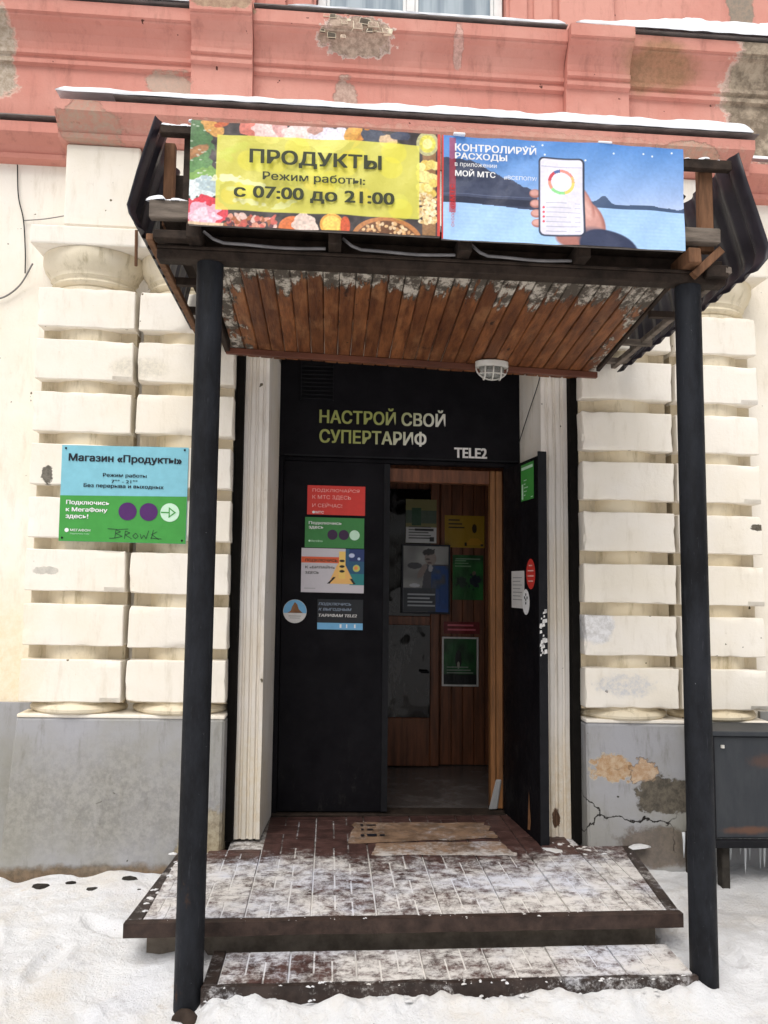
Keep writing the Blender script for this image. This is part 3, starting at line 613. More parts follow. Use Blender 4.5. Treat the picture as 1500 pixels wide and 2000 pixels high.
# inner glazed door seen through the opening
ind = part('inner_door', MB().box(.37, .44, 1.90, 1.94, .27, 2.5).box(.80, .87, 1.90, 1.94, .27, 2.5).box(.441, .799, 1.90, 1.94, 1.36, 1.43).box(.441, .799, 1.90, 1.94, .27, .64), 'vest', B, bevel=.005)
part('pane', MB().box(.441, .799, 1.915, 1.921, .641, 1.359), 'pane', ind); part('pane', MB().box(.441, .799, 1.915, 1.921, 1.431, 2.44), 'pane', ind)
part('handle', MB().tube([(.78, 1.88, 1.0), (.78, 1.85, 1.0), (.72, 1.85, 1.0)], .01), 'edge_grey', ind)

# snow lying on ledges
def snow_strip(x0, x1, y0, y1, z, hfn, n=None):
    mb = MB(); n = n or max(12, int((x1-x0)/.025)); m = 6; vs = []
    for i in range(n+1):
        x = x0+(x1-x0)*i/n; h = max(.003, hfn(x)*(1+.35*mnoise.noise(Vector((x*5, z, 1)))+.15*mnoise.noise(Vector((x*19, z, 4))))) * min(1, (i+.3)/2, (n-i+.3)/2)
        fy = y0+.008*mnoise.noise(Vector((x*8, z, 9)))
        for j in range(m+1):
            q = j/m; yy = fy+(y1-fy)*q; hh = h*(min(1, .62+.38*(q*4)**.5) if q < .98 else 1.05)
            vs.append((x, yy, z+hh))
    fs = [(i*(m+1)+j, (i+1)*(m+1)+j, (i+1)*(m+1)+j+1, i*(m+1)+j+1) for i in range(n) for j in range(m)]
    b = len(vs); vs += [(x0+(x1-x0)*i/n, y0+.006+.006*mnoise.noise(Vector((i*.3, z, 2))), z+.0005) for i in range(n+1)]
    fs += [(b+i, b+i+1, (i+1)*(m+1), i*(m+1)) for i in range(n)]
    return mb.add(vs, fs)
stuff('ledge_snow', snow_strip(-7, -.87, -.015, .27, 5.027, lambda x: .05), 'snowcap', smooth=True)
stuff('ledge_snow', snow_strip(-.84, -.52, -.05, .2, 5.052, lambda x: .006), 'snowcap', smooth=True)
stuff('ledge_snow', snow_strip(-.3, 1.36, .0, .28, 5.057, lambda x: .012+.010*max(0, x)), 'snowcap', smooth=True)
stuff('ledge_snow', snow_strip(1.42, 9, -.02, .28, 5.057, lambda x: .03+.09*min(1, max(0, (x-1.6)/.5))), 'snowcap', smooth=True)
stuff('ledge_snow', snow_strip(-1.55, 2.42, -.160, .12, 4.344, lambda x: .034+.04*min(1, max(0, (x+1.0)/2.4))), 'snowcap', smooth=True)
stuff('ledge_snow', snow_strip(2.47, 9, .03, .12, 4.299, lambda x: .03), 'snowcap', smooth=True)
# broken masonry bits in the damaged spot of the string course
mb = MB(); rr = random.Random(4)
for i in range(26):
    x = -.10+rr.random()*.40; z = 4.90+rr.random()*.13; y = .01+rr.random()*.03; s_ = .01+rr.random()*.022
    if z < 4.93 and rr.random() < .5: continue
    P = [(x+dx*s_*rr.uniform(.7, 1.5), y+dy*s_*.5, z+dz*s_*rr.uniform(.5, .9)) for dx, dy, dz in ((-1, -1, -1), (1, -1, -1), (1, 1, -1), (-1, 1, -1), (-.8, -1, 1), (.9, -1, .8), (1, 1, 1), (-1, 1, 1))]
    mb.cur = rr.choice([0, 1, 2, 2]); mb.add(P, [(3, 2, 1, 0), (4, 5, 6, 7), (0, 1, 5, 4), (1, 2, 6, 5), (2, 3, 7, 6), (3, 0, 4, 7)])
o = part('broken_masonry', mb, ['capital', 'concrete', 'red'], B, bevel=.003, kind='stuff')

# cables and wall scraps
def cable(pts, rad, m, label, n=10):
    # smooth through the points (Catmull-Rom)
    P = [Vector(p) for p in pts]; P = [P[0]*2-P[1]]+P+[P[-1]*2-P[-2]]; out = []
    for i in range(1, len(P)-2):
        for k in range(n):
            q = k/n; out.append(.5*((2*P[i])+(-P[i-1]+P[i+1])*q+(2*P[i-1]-5*P[i]+4*P[i+1]-P[i+2])*q*q+(-P[i-1]+3*P[i]-3*P[i+1]+P[i+2])*q**3))
    out.append(P[-2]); mb = MB().tube(out, rad, 6)
    return alone('cable', mb, m, label, 'cable', tuple(pts[0]), smooth=True)
cable([(-1.86, .165, 4.07), (-1.845, .165, 3.88), (-1.81, .165, 3.74), (-1.79, .165, 3.55), (-1.785, .165, 3.42)], .0035, 'cablem', 'thin wire hanging down the cream wall at the left edge under the red ledge')
cable([(-1.805, .165, 3.735), (-1.68, .16, 3.75), (-1.55, .15, 3.775)], .003, 'lightcable', 'thin wire running sideways from the hanging wire to the column block')
cable([(-1.96, .16, 3.25), (-1.88, .16, 3.28), (-1.80, .15, 3.35), (-1.72, .1, 3.455)], .005, 'lightcable', 'grey cable curving up from the left edge of the wall to the capital')
cable([(1.226, .125, 2.95), (1.217, .16, 2.88), (1.206, .36, 2.74), (1.199, .57, 2.60)], .003, 'cablem', 'thin dark wire drooping across the white reveal right of the overpanel')
part('metal_rod', MB().tube([(-1.098, -.075, 3.40), (-1.1, -.085, 3.60)], .009, 6), 'brownwood', B)

# ================================================================== PORCH PLATFORM
PL = root('porch_platform', 'wide porch platform paved with snow dusted brown tiles in front of the doorway', 'platform', (.4, -.4, 0), shear=False)
m = MB(); m.hexa([(-.76, -.80), (1.48, -.80), (1.60, 0), (-.74, 0)], 0, [(-.76, -.80), (1.48, -.80), (1.60, 0), (-.74, 0)], .198); m.box(-.5, 1.38, .001, .56, 0, .198)
part('platform_base', m, 'concrete', PL, shear=False)
m = MB(); m.hexa([(-.80, -.88), (1.53, -.88), (1.64, 0), (-.755, 0)], .2, [(-.80, -.88), (1.53, -.88), (1.64, 0), (-.755, 0)], .25); m.box(-.52, 1.39, .001, .585, .2, .25)
part('tile_bed', m, 'joint', PL, shear=False)
def wavy_bar(x0, x1, y0, y1, z0, z1, n, amp=.003, seed=0):
    mb = MB(); vs = []
    for i in range(n+1):
        x = x0+(x1-x0)*i/n
        for a, b in ((y0, z0), (y1, z0), (y1, z1), (y0, z1)):
            q = mnoise.noise_vector(Vector((x*6+seed, a*30, b*40))); vs.append((x, a+q.y*amp, b+q.z*amp))
    fs = [(i*4+k, i*4+(k+1) % 4, (i+1)*4+(k+1) % 4, (i+1)*4+k) for i in range(n) for k in range(4)]+[(3, 2, 1, 0), (n*4, n*4+1, n*4+2, n*4+3)]
    return mb.add(vs, fs)
part('front_edging', wavy_bar(-.832, 1.556, -.925, -.882, .204, .261, 40), 'slabedge', PL, shear=False)
m = MB(); m.hexa([(-.832, -.881), (-.768, -.881), (-.722, .0), (-.775, .0)], .204, [(-.832, -.881), (-.768, -.881), (-.722, .0), (-.775, .0)], .258)
part('side_edging', m, 'border', PL, bevel=.004, jitter=.004, shear=False)
m = MB(); m.hexa([(1.50, -.881), (1.555, -.881), (1.668, .0), (1.615, .0)], .204, [(1.50, -.881), (1.555, -.881), (1.668, .0), (1.615, .0)], .262)
part('side_edging', m, 'border', PL, bevel=.004, jitter=.006, shear=False)
TW, TD = .2815, .243
def tile_mesh(w, d, seed=0, flip=False):
    rc = [(0, .352, .288, 1), (.374, 1, .674, 1), (.374, .633, .288, .646), (0, .633, 0, .260), (.654, 1, 0, .646)]
    mb = MB(); g = .006
    for a0, a1, b0, b1 in rc:
        if flip: a0, a1 = 1-a1, 1-a0
        x0, x1, y0, y1 = a0*w, a1*w, b0*d, b1*d
        i = .0012; mb.hexa([(x0, y0), (x1, y0), (x1, y1), (x0, y1)], -.012, [(x0+i, y0+i), (x1-i, y0+i), (x1-i, y1-i), (x0+i, y1-i)], 0)
    mb.cur = 1; mb.box(.001, w-.001, .001, d-.001, -.014, -.004)
    return mb.mesh('tile', ['tile', 'joint_fine'])
g_ = .007
tA = [tile_mesh(TW-g_, TD-g_), tile_mesh(TW-g_, TD-g_, flip=True)]; tH = tile_mesh(.135, TD-g_)
tn = 0
for j in range(6):
    y0 = -.878+j*TD
    for i in range(8):
        x0 = -.617+i*TW
        if y0+TD > .02 and (x0 < -.505 or x0+TW > 1.42): continue
        if x0+TW > 1.54+.12*(y0+.88): continue
        if y0+TD > .6: continue
        link('tile', tA[(i*3+j*5) % 2 if (i+j) % 3 else 0], PL, (x0-.4, y0+.4, .2615+random.uniform(-.001, .0012)), False)
    if y0+TD < .02: link('tile', tH, PL, (-.760-.4, y0+.4, .2605), False); link('tile', tH, PL, (1.353-.4, y0+.4, .2608), False)
tB = tile_mesh(TW-g_, .139)
for x0 in (-.617, -.617+7*TW): link('tile', tB, PL, (x0-.4, -.149+.4, .2606), False)
m = MB(); m.hexa([(1.492, -.878), (1.50, -.878), (1.61, 0), (1.492, 0)], .25, [(1.492, -.878), (1.50, -.878), (1.61, 0), (1.492, 0)], .2595); part('cut_tile', m, 'tile', PL, shear=False)
m = MB(); m.box(-.32, 1.2, .582, .589, .25, .262); part('rear_joint', m, 'concrete', PL, shear=False)

ST = root('entrance_step', 'low step of snow dusted brown tiles below the porch platform', 'step', (.5, -1.0, 0), shear=False)
part('step_base', MB().box(-.43, 1.49, -1.15, -.86, 0, .108), 'joint', ST, shear=False)
part('front_edging', wavy_bar(-.47, 1.50, -1.178, -1.153, .045, .121, 40, .006, 3), 'border', ST, shear=False)
part('side_edging', MB().box(-.47, -.415, -1.152, -.86, .05, .119), 'border', ST, bevel=.004, jitter=.006, shear=False)
for i in range(7):
    x0 = -.408+i*.272; me = tile_mesh(.265, .262, flip=bool(i % 3 == 2)) if i < 3 else me
    link('tile', me, ST, (x0-.5, -1.148+1.0, .1205+random.uniform(-.001, .001)), False)
# lumps of snow scattered on step edge and platform edge
mb = MB(); rr = random.Random(11)
def lump(mb, x, y, z, s, fl=.5):
    n, m = 8, 4; vs = [(x, y, z+s*fl)]
    ph = rr.random()*9
    for i in range(1, m+1):
        for k in range(n):
            a = 2*math.pi*k/n; q = s*math.sin(i/m*math.pi/2)*(1+.35*math.sin(2*a+ph)+.15*math.sin(3*a+ph*2)); vs.append((x+q*math.cos(a), y+q*math.sin(a)*.8, z+s*fl*math.cos(i/m*math.pi/2)-.002))
    fs = [(0, 1+k, 1+(k+1) % n) for k in range(n)]+[(1+(i-1)*n+k, 1+i*n+k, 1+i*n+(k+1) % n, 1+(i-1)*n+(k+1) % n) for i in range(1, m) for k in range(n)]
    mb.add(vs, fs)
for i in range(60):
    x = rr.uniform(-.45, 1.5); lump(mb, x, -1.19-rr.random()*.02, .062+rr.random()*.02, .004+.010*rr.random()**2, .6)
for i in range(60):
    lump(mb, rr.uniform(-.4, 1.45), rr.uniform(-1.19, -1.15), .120, .003+.007*rr.random()**2, .6)
for i in range(60):
    lump(mb, rr.uniform(-.8, 1.5), rr.uniform(-.92, -.87), .260, .003+.006*rr.random()**2, .6)
for i in range(16):
    lump(mb, rr.uniform(1.22, 1.62), rr.uniform(-.0, .06) if rr.random() < .6 else rr.uniform(-.2, 0), .262, .006+.014*rr.random(), .3)
for i in range(14): lump(mb, -.775+rr.uniform(-.02, .03)+.06*0, rr.uniform(-.8, -.05), .258, .006+.016*rr.random(), .5)
lump(mb, 1.70, -.05, .262, .05, .35); lump(mb, 1.22, -.08, .262, .05, .12)
stuff('snow_lumps', mb, 'snow', smooth=True, shear=False)

def card(name, label, pts, z, seed, marks=None):
    c = (sum(p[0] for p in pts)/len(pts), sum(p[1] for p in pts)/len(pts))
    R_ = root(name, label, 'cardboard', (c[0], c[1], z), shear=False)
    a = [Vector(p) for p in pts]; n = 10; vs = []
    for l in (0, 1):
        for i in range(n+1):
            for j in range(n+1):
                s_, t_ = i/n, j/n; p = (a[0]*(1-s_)+a[1]*s_)*(1-t_)+(a[3]*(1-s_)+a[2]*s_)*t_
                e = .006*mnoise.noise(Vector((s_*4, t_*4, seed)))
                q = .03*mnoise.noise(Vector((s_*5+seed, t_*5, 5))) if i in (0, n) or j in (0, n) else 0
                vs.append((p.x+q, p.y+q, z+abs(e)+(.004 if l else 0)))
    N = (n+1)**2; fs = []
    for i in range(n):
        for j in range(n):
            k = i*(n+1)+j; fs += [(k, k+n+1, k+n+2, k+1), (N+k, N+k+1, N+k+n+2, N+k+n+1)]
    e = [i*(n+1) for i in range(n+1)]+[n*(n+1)+j for j in range(1, n+1)]+[i*(n+1)+n for i in range(n-1, -1, -1)]+[j for j in range(n-1, 0, -1)]
    fs += [(e[i], e[(i+1) % len(e)], N+e[(i+1) % len(e)], N+e[i]) for i in range(len(e))]
    mb = MB().add(vs, fs); part('cardboard_sheet', mb, 'frostcard', R_, shear=False, smooth='auto')
    if marks:
        mb = MB()
        for x0, x1, y0, y1 in marks: mb.add([(x0, y0, z+.012), (x1, y0, z+.012), (x1, y1, z+.012), (x0, y1, z+.012)], [(0, 1, 2, 3)])
        part('printed_marks', mb, 'p_black', R_, shear=False)
card('cardboard', 'flattened cardboard box with dark printed marks lying nearest the black door', [(.12, .06), (.96, .12), (.94, .40), (.17, .43)], .264, 2,
     [(.20, .215, .34, .37), (.235, .29, .345, .36), (.20, .215, .26, .285), (.235, .27, .26, .28), (.195, .215, .15, .18), (.23, .285, .15, .185), (.30, .33, .155, .175)])
card('cardboard', 'second torn cardboard piece lying in front of the printed one, half under snow', [(.24, -.13), (1.0, -.17), (.96, .055), (.28, .05)], .2635, 5)

# dark rubble pieces in the snow by the left plinth
for i, (x, y, s_, lab) in enumerate(((-1.44, -.13, .055, 'largest dark chunk in the snow, leftmost of those by the left plinth'), (-1.30, -.10, .042, 'flat dark chunk in the snow, second from the left by the plinth'),
        (-1.17, -.17, .032, 'small dark lump in the snow, third from the left by the plinth'), (-1.01, -.10, .05, 'long dark chunk in the snow nearest the platform side'), (-.93, -.2, .013, 'tiny dark crumb on the snow nearest the platform corner'))):
    mb = MB(); rr = random.Random(20+i); z = ground_h(x, y)
    n = 9; top = [(x+s_*math.cos(a*2*math.pi/n)*rr.uniform(.7, 1.1), y+s_*.55*math.sin(a*2*math.pi/n)*rr.uniform(.7, 1.1)) for a in range(n)]
    mb.hexa([(p[0]*1.0, p[1]) for p in top], z-.01, [(x+(p[0]-x)*.75, y+(p[1]-y)*.75, z+s_*.16*rr.uniform(.7, 1.2)) for p in top], z)
    alone('rubble', mb, 'rubble', lab, 'rubble', (x, y, z), group='dark rubble pieces in the snow by the left plinth', jitter=.004, shear=False)

# ================================================================== PORCH CANOPY
CA = root('porch_canopy', 'timber and dark sheet porch canopy on two black round posts over the doorway', 'canopy', (.5, -.55, 2.95))
for xc, z0 in ((-.5245, -.02), (1.5465, -.02)):
    pst = part('post', MB().lathe(xc, -1.13, [(.056, z0), (.0555, 1.5), (.055, 3.005)], 36), 'post', CA, smooth='auto')
    if xc < 0:
        mb = MB(); lump(mb, xc+.005, -1.20, .012, .045, .9); part('post_foot', mb, 'darkwood', CA, smooth=True)
NB = 28
for i in range(NB):
    x0 = -.565+i*.0736; x1 = x0+.0685
    def zb(x, y):
        q = (y+1.1)/1.1; zf = 3.055-.009*(x+.47)/1.95; zk = 2.972-.055*(x+.58)/2.07; return zf*(1-q)+zk*q
    yf = -1.10+random.uniform(-.01, .012); dz = random.uniform(-.002, .003); mb = MB(); yb = .02 if (x1 < -.56 or x0 > 1.43) else .10
    b = .004
    P = []
    for y in (yf, yb):
        z = [zb(x0, y)+dz, zb(x1, y)+dz]
        P += [(x0, y, z[0]+.004), (x0+b, y, z[0]), (x1-b, y, z[1]), (x1, y, z[1]+.004), (x1+.003, y, z[1]+.008), (x1+.003, y, z[1]+.014), (x0, y, z[0]+.014)]
    n = 7; fs = [tuple(range(n)), tuple(range(2*n-1, n-1, -1))]+[(k, n+k, n+(k+1) % n, (k+1) % n) for k in range(n)]
    mb.add(P, fs); part('soffit_board', mb, 'soffit', CA)
rl = MB(); rl.beam((-.60, -.02, 2.958), (1.515, -.02, 2.902), .03, .034); part('soffit_rail', rl, 'rail', CA, bevel=.003)
m = MB(); m.beam((-.595, -1.08, 3.09), (-.592, -.01, 3.01), .03, .12); part('side_board', m, 'darkwood', CA, bevel=.003)
m = MB(); m.beam((1.512, -1.08, 3.085), (1.512, -.045, 2.945), .022, .06); part('side_board', m, 'darkwood', CA, bevel=.003)
part('front_beam', MB().box(-.74, 1.70, -1.17, -1.10, 3.008, 3.052).box(-.74, 1.70, -1.175, -1.165, 3.052, 3.066), 'darkwood', CA, bevel=.004, jitter=.003)
part('front_beam', MB().box(-.76, 1.74, -1.07, -1.0, 3.085, 3.16), 'darkwood', CA, bevel=.004)
for x0 in (-.61, -.03, .515, 1.02, 1.50): part('rafter_end', MB().box(x0, x0+.055, -1.25, -.2, 3.068, 3.135), 'brownwood' if x0 > 1.4 else 'darkwood', CA, bevel=.004, jitter=.004)
# sagging pale strips between rafter ends
for x0, x1 in ((-.548, -.04), (.03, .508), (.577, 1.01)):
    pts = []
    for i in range(13):
        q = i/12; pts.append((x0+(x1-x0)*q, -1.19, 3.072+.05*max(0, 1-q*5)**2+.004*math.sin(q*7)))
    mb = MB().tube(pts, .0065, 6); part('pale_strip', mb, 'pale_strip', CA, smooth=True)
# roof deck with snow
part('roof_deck', MB().box(-.72, 1.60, -1.16, -.03, 3.165, 3.185), 'darkwood', CA)
stuff('canopy_snow', snow_strip(-.7, 1.58, -1.14, -.04, 3.187, lambda x: .05), 'snowcap', smooth=True)
# side sheets: profiled metal, leaning in at the top
def side_sheet(prof0, prof1, y0, y1, sgn):
    n = 56; vs = []; m = len(prof0)
    for i in range(n+1):
        q = i/n; y = y0+(y1-y0)*q; c = .5+.5*math.cos(q*(y1-y0)/.098*2*math.pi); c = min(1, max(0, (c-.25)*2)); off = .017*c
        for j in range(m):
            a, b = prof0[j], prof1[j]; x = a[0]*(1-q)+b[0]*q; z = a[1]*(1-q)+b[1]*q
            if 0 < j < m: x += sgn*off; z -= off*.35*(j/(m-1))**3
            else: x += sgn*off
            vs.append((x, y, z))
    return MB().add(vs, [(i*m+j, (i+1)*m+j, (i+1)*m+j+1, i*m+j+1) for i in range(n) for j in range(m-1)])
L0 = [(-.735, 3.585), (-.765, 3.48), (-.80, 3.35), (-.825, 3.24), (-.835, 3.20), (-.826, 3.165), (-.795, 3.115)]
L1 = [(-.735, 3.585), (-.765, 3.48), (-.80, 3.35), (-.822, 3.24), (-.83, 3.18), (-.812, 3.13), (-.775, 3.065)]
o = part('side_sheet', side_sheet(L0, L1, -1.24, -.02, -1), 'sheet', CA, smooth='auto'); md = o.modifiers.new('thick', 'SOLIDIFY'); md.thickness = .004
R0 = [(1.722, 3.575), (1.757, 3.45), (1.795, 3.33), (1.832, 3.21), (1.846, 3.16), (1.838, 3.11), (1.79, 3.055)]
R1 = [(1.64, 3.53), (1.665, 3.42), (1.69, 3.30), (1.71, 3.15), (1.715, 3.06), (1.70, 3.0), (1.635, 2.925)]
o = part('side_sheet', side_sheet(R0, R1, -1.24, -.02, 1), 'sheet', CA, smooth='auto'); md = o.modifiers.new('thick', 'SOLIDIFY'); md.thickness = .004
# timber frame at the left end
part('frame_timber', MB().box(-.765, -.585, -1.23, -1.19, 3.155, 3.232), 'greywood', CA, bevel=.005, jitter=.004)
part('frame_timber', MB().box(-.735, -.585, -1.22, -1.18, 3.525, 3.562), 'darkwood', CA, bevel=.004)
part('frame_timber', MB().box(-.64, -.60, -1.185, -1.15, 3.09, 3.56), 'darkwood', CA, bevel=.004)
part('frame_timber', MB().box(-.735, -.69, -1.12, -1.08, 3.17, 3.54), 'brownwood', CA, bevel=.004)
part('back_board', MB().box(-.80, -.58, -.86, -.84, 3.19, 3.53), 'darkwood', CA)
part('frame_timber', MB().box(-.745, -.585, -1.23, -1.18, 3.068, 3.106), 'darkwood', CA, bevel=.004)
m = MB(); m.beam((-.765, -1.2, 3.085), (-.745, -.05, 3.03), .03, .03); part('frame_timber', m, 'brownwood', CA, bevel=.003)
for y in (-.75, -.35): part('cross_timber', MB().box(-.78, -.60, y, y+.03, 3.055, 3.09), 'darkwood', CA)
# right end
part('frame_timber', MB().box(1.50, 1.715, -1.225, -1.19, 3.50, 3.545), 'darkwood', CA, bevel=.004, jitter=.004)
part('frame_timber', MB().box(1.585, 1.648, -1.185, -1.145, 3.15, 3.555), 'brownwood', CA, bevel=.005, jitter=.003)
part('frame_timber', MB().box(1.565, 1.60, -.95, -.91, 3.15, 3.50), 'darkwood', CA, bevel=.005)
part('frame_timber', MB().box(1.47, 1.655, -1.235, -1.19, 3.165, 3.232), 'greywood', CA, bevel=.005, jitter=.006)
m = MB(); m.beam((1.44, -1.0, 3.28), (1.60, -.98, 3.50), .03, .04, (0, 1, 0)); part('brace', m, 'darkwood', CA, bevel=.003)
m = MB(); m.beam((1.54, -1.2, 3.03), (1.665, -1.2, 3.15), .035, .035, (0, 1, 0)); part('brace', m, 'brownwood', CA, bevel=.003)
part('frame_timber', MB().box(1.60, 1.70, -1.2, -1.12, 3.03, 3.085), 'darkwood', CA, bevel=.004)
m = MB(); m.beam((1.70, -1.2, 3.065), (1.60, -.05, 2.95), .03, .03); part('frame_timber', m, 'greywood', CA, bevel=.003)
for y in (-.8, -.42, -.12): part('cross_timber', MB().box(1.515, 1.68, y, y+.03, 2.985-.05*(y+.8), 3.015-.05*(y+.8)), 'greywood' if y > -.5 else 'darkwood', CA)
# snow caught in the frame
mb = MB(); rr = random.Random(2)
for x, y, z, s_, fl_ in ((-.735, -1.215, 3.233, .034, .7), (-.69, -1.21, 3.23, .03, .45), (-.645, -1.21, 3.232, .034, .5), (-.70, -1.2, 3.562, .03, .5), (-.67, -1.2, 3.562, .03, .4), (-.625, -1.2, 3.56, .03, .6), (-.605, -1.22, 3.58, .014, .8),
                         (1.60, -1.2, 3.555, .022, .6), (1.66, -1.21, 3.545, .014, .6), (1.52, -1.21, 3.545, .02, .4)): lump(mb, x, y, z, s_, fl_)
stuff('frame_snow', mb, 'snowcap', smooth=True)

# ---- banners hung on the canopy front
def banner_frame(name, label, x0, x1, z0, z1):
    return root(name, label, 'banner', ((x0+x1)/2, -1.30, z0))
sag = lambda X, Z: .005*np.sin(X*7)+.003*np.sin(X*17+Z*14)+.002*np.sin(X*31-Z*22)
bA = banner_frame('shop_banner', 'yellow grocery banner with food pictures and opening hours over the entrance', -.592, .430, 3.10, 3.54)
cv = Canvas(1.018, .438, 420, 180, (.20, .17, .17))
cv.mottle(40, .8, 1)
Lx = cv.w
for x, z, rx, rz, col, an in ((.03, .36, .05, .10, (.25, .40, .22), .5), (.03, .24, .07, .05, (.32, .50, .27), .9), (.02, .30, .06, .02, (.62, .42, .25), .6), (.04, .20, .08, .03, (.45, .62, .28), .4), (.03, .15, .06, .04, (.22, .34, .28), .2),
        (.09, .41, .05, .03, (.82, .58, .28), -.5), (.12, .43, .03, .012, (.75, .35, .2), .3), (.25, .43, .06, .05, (.80, .42, .36), .4), (.31, .41, .06, .06, (.93, .78, .76), -.2), (.36, .42, .03, .04, (.86, .62, .60), .5),
        (.47, .40, .10, .045, (.92, .80, .78), -.1), (.56, .385, .085, .055, (.90, .87, .92), .1), (.50, .425, .03, .02, (.75, .55, .5), .2), (.66, .42, .03, .05, (.85, .60, .25), -.6), (.69, .40, .012, .06, (.80, .50, .2), -.6),
        (.74, .41, .05, .03, (.25, .27, .33), 0), (.80, .39, .04, .03, (.80, .66, .50), 0), (.85, .42, .04, .02, (.2, .22, .3), 0)):
    cv.ell(x, z, rx, rz, col, ang=an, wob=.35, seed=int(x*100))
    cv.ell(x+.01, z+.008, rx*.5, rz*.4, tuple(min(1, c*1.2) for c in col), .5, an, .01, .5, int(x*70)+3)
# cabbage + meat lower left
cv.ell(.05, .15, .07, .05, (.86, .90, .90), wob=.9, seed=4); cv.ell(.08, .17, .05, .03, (.70, .78, .80), wob=.9, seed=8)
cv.ell(.07, .055, .085, .068, (.86, .20, .26), wob=.25, seed=2); cv.ell(.055, .045, .07, .05, (.93, .68, .76), wob=.7, seed=9); cv.ell(.05, .04, .05, .03, (.96, .86, .90), .8, wob=1.1, seed=12)
cv.rect(0, .14, -.01, .012, (.86, .74, .60))
for i in range(60):
    q = random.Random(i); cv.ell(.15+q.random()*.20, .002+q.random()*.04, .008+q.random()*.012, .006+q.random()*.008, q.choice([(.85, .55, .45), (.65, .35, .2), (.9, .75, .7), (.35, .18, .2), (.8, .35, .3)]), ang=q.random()*3, wob=.6, seed=i)
cv.ell(.42, .0, .06, .055, (.85, .42, .20)); cv.ell(.47, .02, .05, .045, (.90, .80, .74), wob=.6, seed=3); cv.ell(.575, .025, .048, .045, (.90, .62, .22)); cv.ell(.575, .025, .038, .036, (.97, .80, .35)); cv.ell(.63, .02, .02, .04, (.80, .30, .15))
cv.ell(.80, -.03, .145, .10, (.72, .44, .22)); cv.ell(.80, -.035, .128, .088, (.38, .22, .12))
for i in range(160):
    q = random.Random(i+500); a = q.random()*6.28; d = q.random()**.5*.12; x, z = .80+d*math.cos(a), -.035+d*math.sin(a)*.7
    cv.ell(x, z, .008, .006, q.choice([(.88, .70, .48), (.80, .58, .36), (.93, .80, .62)]), ang=q.random()*3)
# right strip: jar, potatoes, peanuts
cv.rect(.945, 1.0, .0, .438, (.55, .38, .22)); cv.ell(.965, .395, .046, .052, (.74, .72, .50)); cv.ell(.965, .395, .034, .038, (.86, .82, .30)); cv.ell(.965, .395, .02, .022, (.93, .90, .55))
for i in range(30):
    q = random.Random(i+80); cv.ell(.93+q.random()*.07, .18+q.random()*.14, .019, .018, q.choice([(.93, .82, .40), (.86, .72, .30), (.97, .90, .55)]))
for i in range(140):
    q = random.Random(i+900); cv.ell(.93+q.random()*.07, .05+q.random()*.13, .0075, .006, q.choice([(.93, .82, .58), (.84, .68, .42), (.97, .90, .72)]), ang=q.random()*3)
for i in range(22):
    q = random.Random(i+40); x, z = q.random()*.12, .15+q.random()*.28; cv.ell(x, z, .006, .003, (.85, .88, .8), .7)
cv.mottle(150, .22, 6)
# yellow panel
base = cv.c.copy(); cv.rect(.105, .932, .068, .385, (.90, .875, .32), .88)
for i in range(26):
    q = random.Random(i+7); x, z = .16+q.random()*.72, .10+q.random()*.26; rr_ = .035+q.random()*.02
    if .14 < x < .9 and .1 < z < .35: cv.ell(x, z, rr_, rr_*.9, q.choice([(.98, .93, .20), (.90, .90, .32), (.98, .86, .22)]), .35, soft=.006)
cv.ell(.15, .20, .05, .012, (.97, .97, .80), .8, .1, .003, 1.2, 3); cv.ell(.22, .19, .07, .010, (.95, .96, .75), .7, -.15, .003, 1.2, 5); cv.ell(.24, .105, .06, .012, (.96, .97, .80), .6, -.1, .003, 1.2, 7); cv.ell(.38, .10, .04, .012, (.93, .95, .72), .6, .3, .003, 1.2, 9); cv.ell(.16, .155, .03, .008, (.85, .90, .6), .6, .3, .003, 1.2, 9)
cv.ell(.14, .30, .035, .03, (.78, .85, .25), .4, 0, .01, .8, 2); cv.ell(.20, .34, .05, .015, (.80, .86, .3), .35, .4, .01, .8, 2)
cv.rect(1.006, 1.02, 0, .44, (.80, .22, .18)); cv.c = cv.c*.86+.10  # pale haze mixed into all colours of the food print
cv.build('printed_sheet', bA, -.591, 3.101, -1.305, sag)
part('backing_board', MB().box(-.59, .428, -1.292, -1.28, 3.104, 3.535), 'metal_flash', bA)
yb_ = -1.3175
lettering(bA, 'ПРОДУКТЫ', -.352, .184, 3.352, 3.424, yb_, 'p_olive', .035)
lettering(bA, 'Режим работы:', -.297, .117, 3.287, 3.330, yb_, 'p_olive', .02)
lettering(bA, 'с 07:00 до 21:00', -.411, .238, 3.207, 3.268, yb_, 'p_olive', .03)

